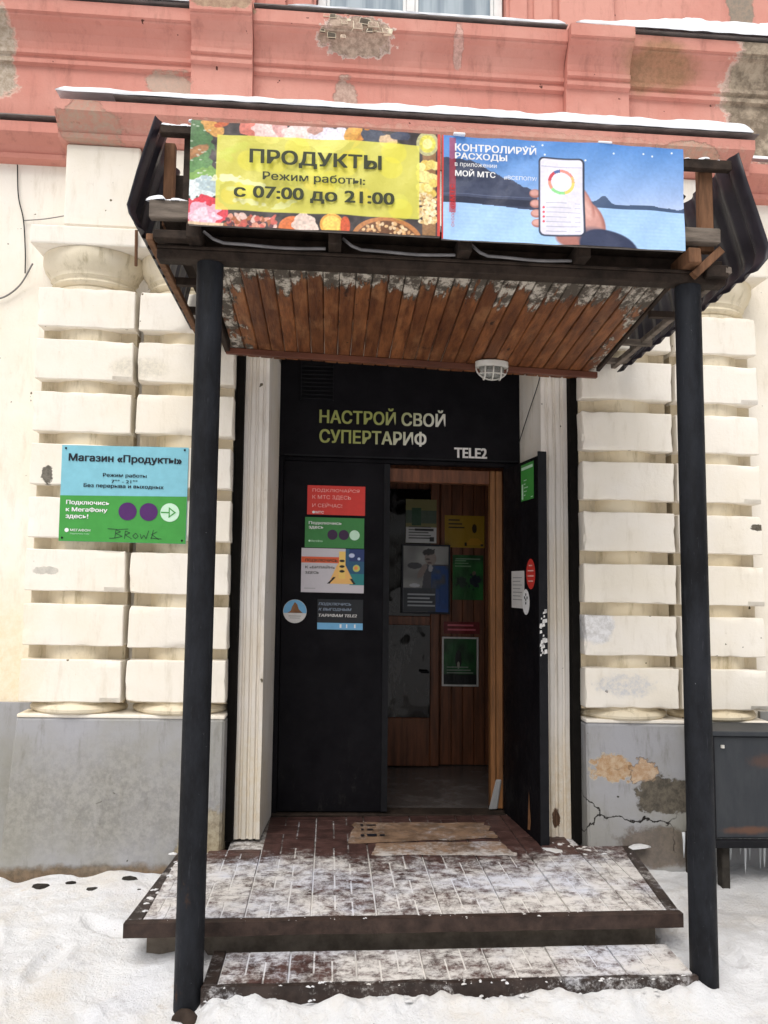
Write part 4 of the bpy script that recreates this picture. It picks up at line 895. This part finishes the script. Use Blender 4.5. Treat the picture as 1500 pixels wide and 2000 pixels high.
bB = banner_frame('telecom_banner', 'blue telecom banner with a hand holding a phone before a lake', .434, 1.462, 3.09, 3.54)
cv = Canvas(1.026, .445, 420, 180, (0, 0, 0))
zz = cv.Z/cv.h; xx = cv.X/cv.w
skyc = np.stack([.30+.62*(1-zz)*(.55+.55*xx), .52+.40*(1-zz)*(.7+.4*xx), .80+.22*(1-zz)], -1); cv.c = np.clip(skyc, 0, .97)
cv.c[zz > .7] *= 1.0
lake = (cv.Z < .175).astype(float); cv.put(lake, (.63, .78, .96)); cv.put(lake*np.clip(1-cv.Z/.175, 0, 1), (.66, .82, .97), .6)
ridge = .175+np.where(cv.X < .40, .165*np.clip(1-np.maximum(0, cv.X-.12)/.36, 0, 1)+.012*cv.nz2(50, 2), 0)
cv.put(((cv.Z < ridge) & (cv.Z > .165-.02*(cv.X/.4)) & (cv.X < .42)).astype(float), (.20, .23, .33)); cv.put(((cv.Z < ridge) & (cv.Z > .17) & (cv.X < .42)).astype(float)*cv.nz2(60, 9), (.30, .33, .42), .6)
cv.put(((cv.Z < .185) & (cv.Z > .158) & (cv.X < .42)).astype(float), (.14, .16, .24)); cv.put(((np.abs(cv.Z-.196) < .002) & (cv.X < .4)).astype(float), (.42, .46, .6), .6)
sh = .175+.020*cv.nz2(26, 4)*(cv.X > .62)+.03*np.exp(-((cv.X-.68)/.03)**2)
cv.put(((cv.Z < sh) & (cv.Z > .165) & (cv.X > .6)).astype(float), (.24, .32, .45))
cv.put(((cv.Z < .15)*cv.nz2(30, 3)*(np.sin(cv.Z*420)*.5+.5)), (.80, .90, 1.0), .25)
# hand
sk = (.80, .58, .54); sk2 = (.66, .42, .38)
cv.ell(.628, .115, .046, .085, sk2, ang=.5, soft=.006); cv.ell(.618, .115, .044, .085, sk, ang=.45, soft=.012); cv.ell(.608, .185, .020, .065, sk2, ang=.38, soft=.006); cv.ell(.604, .188, .016, .06, sk, ang=.38, soft=.01); cv.ell(.545, .04, .07, .05, sk2, soft=.01); cv.ell(.60, .16, .02, .05, (.90, .72, .68), .6, .4, .01)
for i, z in enumerate((.215, .172, .13, .088)): cv.ell(.390+i*.003, z, .024, .018, sk2, soft=.003); cv.ell(.388+i*.003, z+.003, .019, .013, (.84, .62, .58), soft=.006)
cv.ell(.70, -.01, .13, .078, (.16, .19, .30), ang=-.25, soft=.006); cv.ell(.66, .02, .09, .05, (.22, .25, .36), .6, -.3, .02)
cv.rect(.404, .598, .035, .375, (.17, .20, .28), rad=.022); cv.rect(.411, .590, .042, .368, (.90, .89, .95), rad=.018); cv.rect(.415, .586, .332, .336, (.75, .74, .82))
cv.ring(.50, .268, .043, .056, [(0, 30, (.95, .72, .45)), (30, 95, (.93, .55, .50)), (95, 125, (.30, .40, .62)), (125, 175, (.80, .28, .32)), (175, 215, (.93, .60, .50)), (215, 285, (.55, .85, .55)), (285, 360, (.93, .84, .45))])
for i in range(7):
    z = .175-i*.02; cv.rect(.434, .52+.02*((i*7) % 3), z, z+.0035, (.68, .68, .75)); cv.rect(.555, .578, z, z+.003, (.72, .72, .8))
    if 1 <= i <= 4: cv.ell(.425, z+.002, .005, .005, (.88, .30, .35))
cv.rect(.030, .058, .115, .436, (.82, .16, .20), .55); cv.rect(-.01, .006, 0, .45, (.80, .22, .18))
for i in range(10):
    q = random.Random(i); cv.ell(.25+q.random()*.76, .33+q.random()*.1, .004, .004, (.93, .96, 1))
cv.mottle(120, .05, 3); cv.c = cv.c*.93+.05  # weaker haze painted into the blue print's colours too
cv.build('printed_sheet', bB, .4345, 3.092, -1.305, sag)
part('backing_board', MB().box(.436, 1.459, -1.292, -1.28, 3.096, 3.535), 'metal_flash', bB)
lettering(bB, 'КОНТРОЛИРУЙ', .486, .826, 3.464, 3.505, yb_, 'p_white', .03); lettering(bB, 'РАСХОДЫ', .486, .704, 3.425, 3.458, yb_, 'p_white', .03)
lettering(bB, 'в приложении', .486, .660, 3.394, 3.414, yb_, 'p_white', .0); lettering(bB, 'МОЙ МТС', .487, .655, 3.356, 3.388, yb_, 'p_white', .03)
lettering(bB, '#ВСЕПОПУ/', .69, .828, 3.352, 3.370, yb_, 'p_white', .0)
lettering(bB, '@МТС', .467, .490, 3.215, 3.32, yb_, 'redline', .02, vertical=True); lettering(bB, 'ОКОЛО', .472, .484, 3.14, 3.205, yb_, 'redline', .0, vertical=True)
part('snow_bits', MB().box(.48, .53, -1.318, -1.29, 3.536, 3.546).box(1.09, 1.15, -1.318, -1.29, 3.536, 3.545), 'snowcap', bB, bevel=.003, jitter=.003)

# ---- bulkhead lamp under the canopy rail
LA = root('bulkhead_lamp', 'white oval caged bulkhead lamp fixed under the canopy above the doorway', 'lamp', (.892, -.075, 2.935))
part('lamp_base', MB().lathe(.892, -.075, [(.80, 2.945), (1, 2.938), (1, 2.912), (.94, 2.906)], 28, .094, .055), 'white_plastic', LA, smooth='auto')
part('lamp_glass', MB().lathe(.892, -.075, [(.90, 2.905), (.88, 2.885), (.74, 2.862), (.5, 2.85), (.1, 2.847)], 28, .08, .045), 'lampglass', LA, smooth=True)
for dx in (-.045, .0, .045):
    pts = [(.892+dx, -.075+.052*math.cos(a)*(1-abs(dx)*3), 2.905-.068*math.sin(a)) for a in [math.pi*k/10 for k in range(11)]]; part('cage_bar', MB().tube(pts, .0045, 6), 'white_plastic', LA, smooth=True)
pts = [(.892+.09*math.cos(a), -.075, 2.905-.068*math.sin(a)) for a in [math.pi*k/14 for k in range(15)]]; part('cage_bar', MB().tube(pts, .0045, 6), 'white_plastic', LA, smooth=True)
pts = [(.892+.075*math.cos(a), -.075+.04*math.sin(a), 2.868) for a in [2*math.pi*k/24 for k in range(25)]]; part('cage_ring', MB().tube(pts, .004, 6, False), 'white_plastic', LA, smooth=True)
part('conduit', MB().tube([(.93, -.09, 2.93), (.932, -.09, 2.985)], .009, 8), 'white_plastic', LA)

# ---- wall board on the left columns
WB = root('wall_board', 'blue and green shop notice board fixed across the left banded columns', 'sign', (-1.13, -.02, 1.875))
m = MB(); m.add([(-1.472, -.012, 2.397), (-1.468, -.012, 1.872), (-.790, -.012, 1.872), (-.790, -.012, 2.405), (-1.472, -.004, 2.397), (-1.468, -.004, 1.872), (-.790, -.004, 1.872), (-.790, -.004, 2.405)], [(0, 1, 2, 3), (7, 6, 5, 4), (0, 4, 5, 1), (1, 5, 6, 2), (2, 6, 7, 3), (3, 7, 4, 0)])
part('board', m, 'p_blue', WB)
m = MB(); m.add([(-1.47, -.0135, 2.120), (-1.468, -.0135, 1.8725), (-.7905, -.0135, 1.8725), (-.7905, -.0135, 2.132)], [(0, 1, 2, 3)]); part('green_print', m, 'p_green', WB)
y = -.0145
lettering(WB, 'Магазин «Продукты»', -1.434, -.824, 2.300, 2.352, y, 'p_black', .035); lettering(WB, 'Режим работы', -1.247, -1.012, 2.224, 2.249, y, 'p_black', .02)
lettering(WB, '7°° - 21°°', -1.20, -1.06, 2.196, 2.214, y, 'p_black', .02); lettering(WB, 'Без перерыва и выходных', -1.348, -.918, 2.164, 2.190, y, 'p_black', .025)
lettering(WB, 'Подключись', -1.436, -1.205, 2.068, 2.096, y-.001, 'p_white', .03); lettering(WB, 'к МегаФону', -1.436, -1.215, 2.028, 2.058, y-.001, 'p_white', .03); lettering(WB, 'здесь!', -1.436, -1.315, 1.992, 2.020, y-.001, 'p_white', .03)
lettering(WB, 'МЕГАФОН', -1.408, -1.302, 1.926, 1.940, y-.001, 'p_white', .01); lettering(WB, 'Подключись к ним', -1.408, -1.306, 1.909, 1.917, y-.001, 'p_mint', 0)
m = MB(); disc(m, -1.427, 1.932, .011, y-.001); part('round_logo', m, 'p_white', WB)
for x in (-1.107, -.994): m = MB(); disc(m, x, 2.042, .049, y-.001); part('purple_dot', m, 'p_purple', WB)
m = MB(); disc(m, -.880, 2.042, .051, y-.001); part('white_dot', m, 'p_mint', WB)
m = MB(); quad(m, -.928, -.886, 2.038, 2.045, y-.002); 
m.add([(-.886, y-.002, 2.012), (-.846, y-.002, 2.042), (-.886, y-.002, 2.072), (-.88, y-.002, 2.024), (-.857, y-.002, 2.042), (-.88, y-.002, 2.060)], [(0, 1, 4, 3), (1, 2, 5, 4), (2, 0, 3, 5)]); part('arrow', m, 'p_green', WB)
m = MB(); rg = [[(-1.21, 1.945), (-1.15, 1.942), (-1.10, 1.946)], [(-1.165, 1.94), (-1.170, 1.895)], [(-1.165, 1.94), (-1.14, 1.93), (-1.165, 1.92), (-1.13, 1.905), (-1.17, 1.895), (-1.20, 1.893)], [(-1.115, 1.935), (-1.118, 1.892)], [(-1.115, 1.935), (-1.09, 1.925), (-1.115, 1.914), (-1.08, 1.893)],
    [(-1.06, 1.925), (-1.075, 1.908), (-1.06, 1.894), (-1.045, 1.908), (-1.06, 1.925)], [(-1.035, 1.92), (-1.028, 1.895), (-1.015, 1.915), (-1.003, 1.895), (-.99, 1.94)], [(-.975, 1.895), (-.965, 1.945)], [(-.975, 1.918), (-.945, 1.935)], [(-.97, 1.917), (-.935, 1.893)], [(-.98, 1.9), (-.92, 1.896)]]
for l in rg:
    for a, b in zip(l, l[1:]):
        d = Vector((b[0]-a[0], b[1]-a[1])); n_ = Vector((-d.y, d.x)).normalized()*.0016
        m.add([(a[0]-n_.x, y-.001, a[1]-n_.y), (b[0]-n_.x, y-.001, b[1]-n_.y), (b[0]+n_.x, y-.001, b[1]+n_.y), (a[0]+n_.x, y-.001, a[1]+n_.y)], [(0, 1, 2, 3)])
part('marker_scribble', m, 'p_ink', WB)
for x, z in ((-1.45, 2.38), (-.81, 2.39), (-1.45, 1.89), (-.81, 1.89)): m = MB(); disc(m, x, z, .006, y-.001, 10); part('screw', m, 'edge_grey', WB)

# ---- overpanel lettering (painted on the building)
def ov_letter(*a, **k):
    off = B.location; o = lettering(B, *a, **k); o.parent = ov; return o
ov_letter('НАСТРОЙ СВОЙ', -.083, .725, 2.690, 2.800, .5905, 'p_fade', .03, tilt=.0); ov_letter('СУПЕРТАРИФ', -.081, .603, 2.560, 2.655, .5905, 'p_fade', .03, tilt=.0); ov_letter('TELE2', .783, .996, 2.495, 2.562, .5905, 'p_paper', .04)

# ---- stickers on the closed leaf
def sticker(label, x0, x1, z0, z1, m, y=.5935, cat='sticker', name='sticker', group=None):
    R_ = root(name, label, cat, ((x0+x1)/2, y, z0), group); part('sheet', MB().box(x0, x1, y, y+.0012, z0, z1), m, R_); return R_
s1 = sticker('red sticker with white words, topmost on the closed black door', -.150, .215, 2.105, 2.290, 'p_red')
for i, (t_, a, b) in enumerate((('ПОДКЛЮЧАЙСЯ', .178, 2.246), ('К МТС ЗДЕСЬ', .125, 2.200), ('И СЕЙЧАС!', .070, 2.152))): lettering(s1, t_, -.118, a, b, b+.029, .5925, 'p_pink', .0)
lettering(s1, '●МТС', -.118, -.045, 2.112, 2.128, .5925, 'p_white', .02)
s2 = sticker('green sticker with two purple dots and one white dot below the red one', -.161, .211, 1.897, 2.088, 'p_gg')
lettering(s2, 'Подключись', -.138, .07, 2.04, 2.062, .5925, 'p_white', .02); lettering(s2, 'здесь', -.138, -.045, 2.012, 2.032, .5925, 'p_white', .02); lettering(s2, '●МегаФон', -.138, -.05, 1.932, 1.946, .5925, 'p_mint', 0)
for i, (x, mm) in enumerate(((.012, 'p_pgr'), (.083, 'p_pgr'), (.151, 'p_mint'))): m = MB(); disc(m, x, 1.98, .032, .5925); part('dot', m, mm, s2)
s3 = root('poster', 'white, blue and yellow poster below the green sticker on the closed door', 'poster', (.015, .5925, 1.618))
cv = Canvas(.393, .276, 130, 92, (.78, .76, .78))
cv.put(((cv.X > .275-.06*(cv.Z/.276-.9)*0-.0) & (cv.X > .235+.10*(1-cv.Z/.276)+0)).astype(float)*(cv.Z > .05), (.16, .34, .46))
cv.put(((cv.X > .30) & (cv.Z > .2)).astype(float), (.15, .22, .42)); cv.put(((cv.X > .27+.06*(1-cv.Z/.12)) & (cv.Z < .12) & (cv.Z > .05)).astype(float), (.16, .50, .50))
cv.put(((cv.Z < .20) & (cv.Z > .055) & (cv.X > .17+(cv.Z-.055)*.45) & (cv.X < .335-(cv.Z-.055)*.5)).astype(float), (.92, .72, .42)); cv.rect(.235, .275, .09, .26, (.93, .78, .42))
cv.rect(.0, .235, .185, .222, (.85, .36, .20))
for z in (.20, .165, .135): cv.ell(.255, z, .016, .008, (.12, .10, .08))
cv.put(((np.abs(cv.X-(.17+(cv.Z-.055)*.9)) < .008) & (cv.Z < .10) & (cv.Z > .055)).astype(float), (.15, .12, .1)); cv.put(((np.abs(cv.X-(.335-(cv.Z-.055)*.7)) < .008) & (cv.Z < .09) & (cv.Z > .055)).astype(float), (.15, .12, .1))
cv.ell(.315, .235, .018, .014, (.75, .78, .88)); cv.ell(.36, .215, .009, .009, (.75, .8, .9)); cv.ell(.345, .155, .022, .022, (.75, .78, .42)); cv.ell(.343, .157, .012, .012, (.9, .55, .3)); cv.rect(.02, .09, .022, .027, (.6, .6, .6))
cv.build('printed_sheet', s3, -.180, 1.617, .5920)
lettering(s3, 'ПОДКЛЮЧИСЬ', -.155, .045, 1.806, 1.826, .5912, 'p_olive', .03); lettering(s3, 'К «БИЛАЙН»', -.155, .030, 1.766, 1.786, .5912, 'p_olive', .02); lettering(s3, 'ЗДЕСЬ', -.155, -.070, 1.730, 1.748, .5912, 'p_olive', .02)
s4 = sticker('dark sticker with slanted grey words and a light blue strip, lowest on the closed door', -.075, .210, 1.388, 1.576, 'p_dark')
for t_, a, b, mm in (('ПОДКЛЮЧИСЬ', .135, 1.535, 'p_steel'), ('К ВЫГОДНЫМ', .138, 1.502, 'p_steel'), ('ТАРИФАМ TELE2', .172, 1.466, 'p_paper')): lettering(s4, t_, -.068, a, b, b+.020, .5925, mm, .03, italic=.2)
m = MB(); quad(m, -.074, .209, 1.389, 1.430, .5925); part('blue_strip', m, 'p_sky', s4); m = MB(); [quad(m, x, x+w_, 1.400, 1.422, .5918) for x, w_ in ((.065, .012), (.105, .008), (.155, .01))]; part('strip_marks', m, 'p_white', s4)
s5 = root('sticker', 'round blue and white sticker low on the left of the closed black door', 'sticker', (-.214, .593, 1.424))
m = MB(); disc(m, -.214, 1.497, .073, .5930); part('sheet', m, 'p_paper', s5); m = MB(); P_ = [(-.214+.071*math.cos(a), 1.497+.071*math.sin(a)) for a in np.linspace(-.15, math.pi+.15, 26)]; poly(m, P_, .5924); part('blue_print', m, 'p_sky', s5)
m = MB(); poly(m, [(-.26, 1.487), (-.24, 1.50), (-.232, 1.525), (-.215, 1.555), (-.2, 1.54), (-.19, 1.51), (-.165, 1.487)], .5918); part('gold_print', m, 'cardboard', s5)
m = MB(); quad(m, -.252, -.176, 1.466, 1.470, .5918); quad(m, -.246, -.182, 1.454, 1.457, .5918); part('print_lines', m, 'p_grey', s5)

# ---- stickers on the open leaf (on its visible face)
def leaf_sticker(label, a0, a1, z0, z1, m, cat='sticker'):
    p = lf((a0+a1)/2, -.001, z0); R_ = root('sticker', label, cat, p); part('sheet', leafbox(MB(), a0, a1, -.0022, -.0008, z0, z1), m, R_); return R_
g = leaf_sticker('green notice high up on the open black door leaf', .32, .535, 2.19, 2.408, 'p_green')
m = MB(); quad(m, .33, .525, 2.375, 2.392, -.003, lf); quad(m, .335, .36, 2.20, 2.29, -.003, lf); quad(m, .49, .525, 2.20, 2.206, -.003, lf)
for i in range(5): quad(m, .37, .40+.02*(i % 3), 2.22+i*.022, 2.225+i*.022, -.003, lf)
part('print_lines', m, 'p_mint', g)
g = leaf_sticker('white paper notice on the open door leaf, left of the red disc', .135, .365, 1.552, 1.775, 'p_paper')
m = MB(); [quad(m, .16, .33-.03*(i % 2), 1.60+i*.022, 1.605+i*.022, -.003, lf) for i in range(7)]; part('print_lines', m, 'p_grey', g)
g = root('sticker', 'red round sticker on the open door leaf above the white oval one', 'sticker', lf(.475, -.001, 1.65)); m = MB(); disc(m, .475, 1.755, .088, -.0012, 36, lf, .075); part('sheet', m, 'p_red', g)
m = MB(); [quad(m, .475-w_, .475+w_, z, z+.008, -.0022, lf) for w_, z in ((.03, 1.80), (.05, 1.77), (.05, 1.74), (.04, 1.71))]; part('print_lines', m, 'p_pink', g)
g = root('sticker', 'white round sticker with black dots low on the open door leaf', 'sticker', lf(.385, -.001, 1.50)); m = MB(); disc(m, .395, 1.592, .075, -.0024, 36, lf, .062); part('sheet', m, 'p_white', g)
m = MB(); [disc(m, .395+a, 1.605+b, .009, -.0032, 10, lf) for a, b in ((0, 0), (.022, .012), (-.022, .012), (0, .03), (.0, -.02))]; part('print_dots', m, 'p_black', g)

# ---- posters hanging inside the vestibule
def inner_poster(label, x0, x1, z0, z1, bgc, fn, y=1.895, frame=None):
    R_ = root('poster', label, 'poster', ((x0+x1)/2, y, z0)); cv = Canvas(x1-x0, z1-z0, 70, 90, bgc); fn(cv); cv.build('printed_sheet', R_, x0, z0, y)
    part('backing', MB().box(x0, x1, y+.001, y+.004, z0, z1), 'p_grey', R_)
    if frame:
        q = .014; part('frame', MB().box(x0-q, x0-.0005, y-.008, y+.006, z0-q, z1+q).box(x1+.0005, x1+q, y-.008, y+.006, z0-q, z1+q).box(x0, x1, y-.008, y+.006, z0-q, z0-.0005).box(x0, x1, y-.008, y+.006, z1+.0005, z1+q), frame, R_)
    return R_
def lines(cv, x0, x1, z0, n, dz, col):
    for i in range(n): cv.rect(x0, x1-.02*(i % 3), z0+i*dz, z0+i*dz+dz*.4, col)
def f1(cv):
    w_, h_ = cv.w, cv.h; cv.rect(0, w_, h_*.45, h_*.75, (.30, .36, .30)); cv.rect(w_*.2, w_*.5, h_*.4, h_*.8, (.15, .3, .2)); cv.rect(0, w_, 0, h_*.36, (.80, .80, .80)); lines(cv, w_*.1, w_*.9, h_*.1, 5, .022, (.3, .3, .3)); cv.rect(w_*.3, w_*.9, h_*.28, h_*.33, (.15, .15, .15)); cv.rect(w_*.78, w_*.92, h_*.04, h_*.14, (.2, .2, .2))
inner_poster('pale notice with a dark picture high on the glazed inner door', .597, .845, 2.01, 2.36, (.50, .48, .30), f1)
def f2(cv):
    w_, h_ = cv.w, cv.h; lines(cv, w_*.1, w_*.5, h_*.6, 3, .03, (.25, .2, .05)); cv.ell(w_*.75, h_*.6, w_*.06, h_*.14, (.2, .15, .05)); cv.put(((cv.Z < h_*.3) & (cv.Z > h_*.08) & (np.abs(cv.X-w_*.75) < (.3*h_-cv.Z)*.9+.03)).astype(float), (.75, .55, .12)); cv.rect(w_*.5, w_*.56, h_*.05, h_*.16, (.12, .1, .05)); cv.rect(w_*.9, w_*.97, h_*.05, h_*.12, (.12, .1, .05))
inner_poster('yellow poster high on the plank wall inside the entrance', .92, 1.245, 1.985, 2.245, (.66, .52, .10), f2, 1.962)
def f3(cv):
    w_, h_ = cv.w, cv.h; cv.mottle(14, .35, 3); cv.put(((cv.X > w_*.55) & (cv.Z < h_*.62) & (cv.X > w_*(.55+.5*np.maximum(0, cv.Z/h_-.3)))).astype(float), (.12, .30, .58)); cv.put(((cv.Z < h_*.72) & (cv.X > w_*.34+.25*(h_*.72-cv.Z)*0+w_*.20*(cv.Z/h_)) & (cv.Z > h_*.34)).astype(float), (.30, .30, .33)); cv.put(((cv.Z < h_*.70) & (cv.X > w_*.62) & (cv.Z > h_*.05)).astype(float)*cv.nz2(25, 4)*1.6, (.13, .28, .52)); cv.ell(w_*.60, h_*.82, w_*.13, h_*.115, (.60, .55, .52), wob=.15); cv.ell(w_*.57, h_*.91, w_*.15, h_*.05, (.22, .21, .21), wob=.4, ang=.2); cv.ell(w_*.54, h_*.80, w_*.05, h_*.012, (.25, .22, .22)); cv.ell(w_*.58, h_*.745, w_*.05, h_*.012, (.36, .26, .26)); cv.ell(w_*.42, h_*.62, w_*.07, h_*.12, (.56, .50, .48), ang=-.5, wob=.3); cv.ell(w_*.60, h_*.66, w_*.05, h_*.06, (.7, .7, .72), wob=.4)
    cv.ell(w_*.25, h_*.70, w_*.16, h_*.05, (.28, .28, .30)); cv.rect(0, w_*.72, 0, h_*.36, (.22, .24, .27)); cv.ell(w_*.25, h_*.40, w_*.12, h_*.03, (.85, .86, .88)); lines(cv, w_*.1, w_*.7, h_*.08, 4, .03, (.72, .74, .76))
inner_poster('framed grey poster of a figure in blue, right of the black door edge', .580, .940, 1.465, 1.985, (.62, .62, .61), f3, 1.885, 'p_black')
def f4(cv):
    w_, h_ = cv.w, cv.h; cv.mottle(18, .5, 6); cv.ell(w_*.3, h_*.40, w_*.20, h_*.10, (.12, .2, .15), wob=.9); cv.ell(w_*.72, h_*.42, w_*.17, h_*.17, (.08, .12, .17), wob=.9, seed=4); cv.ell(w_*.70, h_*.60, w_*.06, h_*.05, (.4, .36, .3), wob=.4); lines(cv, w_*.08, w_*.6, h_*.74, 3, .022, (.45, .6, .45)); cv.rect(w_*.1, w_*.9, h_*.9, h_*.93, (.5, .6, .5))
inner_poster('green poster on the plank wall below the yellow one', .985, 1.235, 1.565, 1.925, (.12, .36, .15), f4, 1.962)
def f5(cv): lines(cv, .03, cv.w-.03, .025, 2, .035, (.8, .4, .45))
inner_poster('small dark red notice on the plank wall above the framed green poster', .915, 1.205, 1.295, 1.39, (.42, .07, .08), f5, 1.962)
def f6(cv):
    w_, h_ = cv.w, cv.h; cv.mottle(14, .8, 8); cv.ell(w_*.45, h_*.55, w_*.1, h_*.2, (.06, .08, .06)); cv.ell(w_*.45, h_*.42, w_*.04, h_*.08, (.6, .6, .55)); cv.rect(0, w_, 0, h_*.22, (.05, .07, .07)); lines(cv, w_*.1, w_*.9, h_*.24, 3, .022, (.5, .55, .5))
inner_poster('green poster in a pale frame, lowest on the plank wall inside', .915, 1.18, .895, 1.255, (.10, .28, .14), f6, 1.962, 'p_paper')
# white rag at the foot of the wooden post
mb = MB(); mb.hexa([(1.02, .655), (1.075, .655), (1.085, .69), (1.03, .69)], .285, [(1.06, .665), (1.10, .66), (1.105, .685), (1.07, .69)], .47); alone('rag', mb, 'p_grey', 'pale rag tucked at the foot of the orange wooden door post', 'rag', (1.05, .67, .285), bevel=.006, jitter=.01)

# ================================================================== METAL BOX ON THE RIGHT
MBX = root('metal_box', 'dark rust stained metal box on legs against the right plinth behind the post', 'metal box', (2.4, -.17, .1))
part('body', MB().box(2.0, 2.85, -.30, -.035, .405, .925), 'box', MBX, bevel=.006)
part('lid', MB().box(1.985, 2.87, -.32, -.035, .927, .952), 'box', MBX, bevel=.004)
part('corner_post', MB().box(1.985, 2.008, -.325, -.302, .40, .925), 'edge_grey', MBX, bevel=.002)
part('bottom_rail', MB().box(1.985, 2.86, -.325, -.29, .365, .403), 'edge_grey', MBX, bevel=.003, jitter=.003)
part('bottom_rail', MB().box(1.975, 2.0, -.289, -.035, .365, .403), 'edge_grey', MBX, bevel=.003)
for x, y in ((2.075, -.25), (2.78, -.25), (1.99, -.06)): part('leg', MB().box(x-.022, x+.022, y-.03, y+.03, .02, .364), 'rubble', MBX, bevel=.004, jitter=.005)
part('bolt', MB().lathe(2.06, -.305, [(.010, .865), (.010, .88)], 10), 'white_plastic', MBX)
rr = random.Random(5)
ipos = [(1.94+rr.random()*.05, -.03-rr.random()*.1) for _ in range(5)]+[(2.1+i*.028+rr.random()*.012, -.07-rr.random()*.15) for i in range(14)]
ims = [MB().tube([(0, 0, 0), (.002, 0, -.05), (.001, .001, -.11), (0, 0, -.15)], [.009, .007, .0045, .0015], 7).mesh('icicle', 'ice', 0, True) for _ in range(1)]
for i, (x, y_) in enumerate(ipos):
    s_ = rr.uniform(.7, 1.35)
    o = link('icicle', ims[0], None, (x, y_, .364 if i > 4 else .37), True, label='icicle under the left end of the metal box, beside the right black post' if i < 5 else 'icicle in the row under the front of the dark metal box at the right edge', category='icicle', group='icicles at the left end of the metal box' if i < 5 else 'icicles under the front of the metal box'); o.scale = (1, 1, s_)

# ------------------------------------------------------------------ fall of the masonry to the right
bpy.context.view_layer.update()
seen = set()
for o in SHEAR:
    o.location.z -= K*o.location.x
    if o.data is not None and o.data.name not in seen:
        seen.add(o.data.name); me = o.data; n = len(me.vertices); co = np.empty(n*3, np.float32); me.vertices.foreach_get('co', co); co = co.reshape(-1, 3); co[:, 2] -= K*co[:, 0]; me.vertices.foreach_set('co', co.reshape(-1)); me.update()
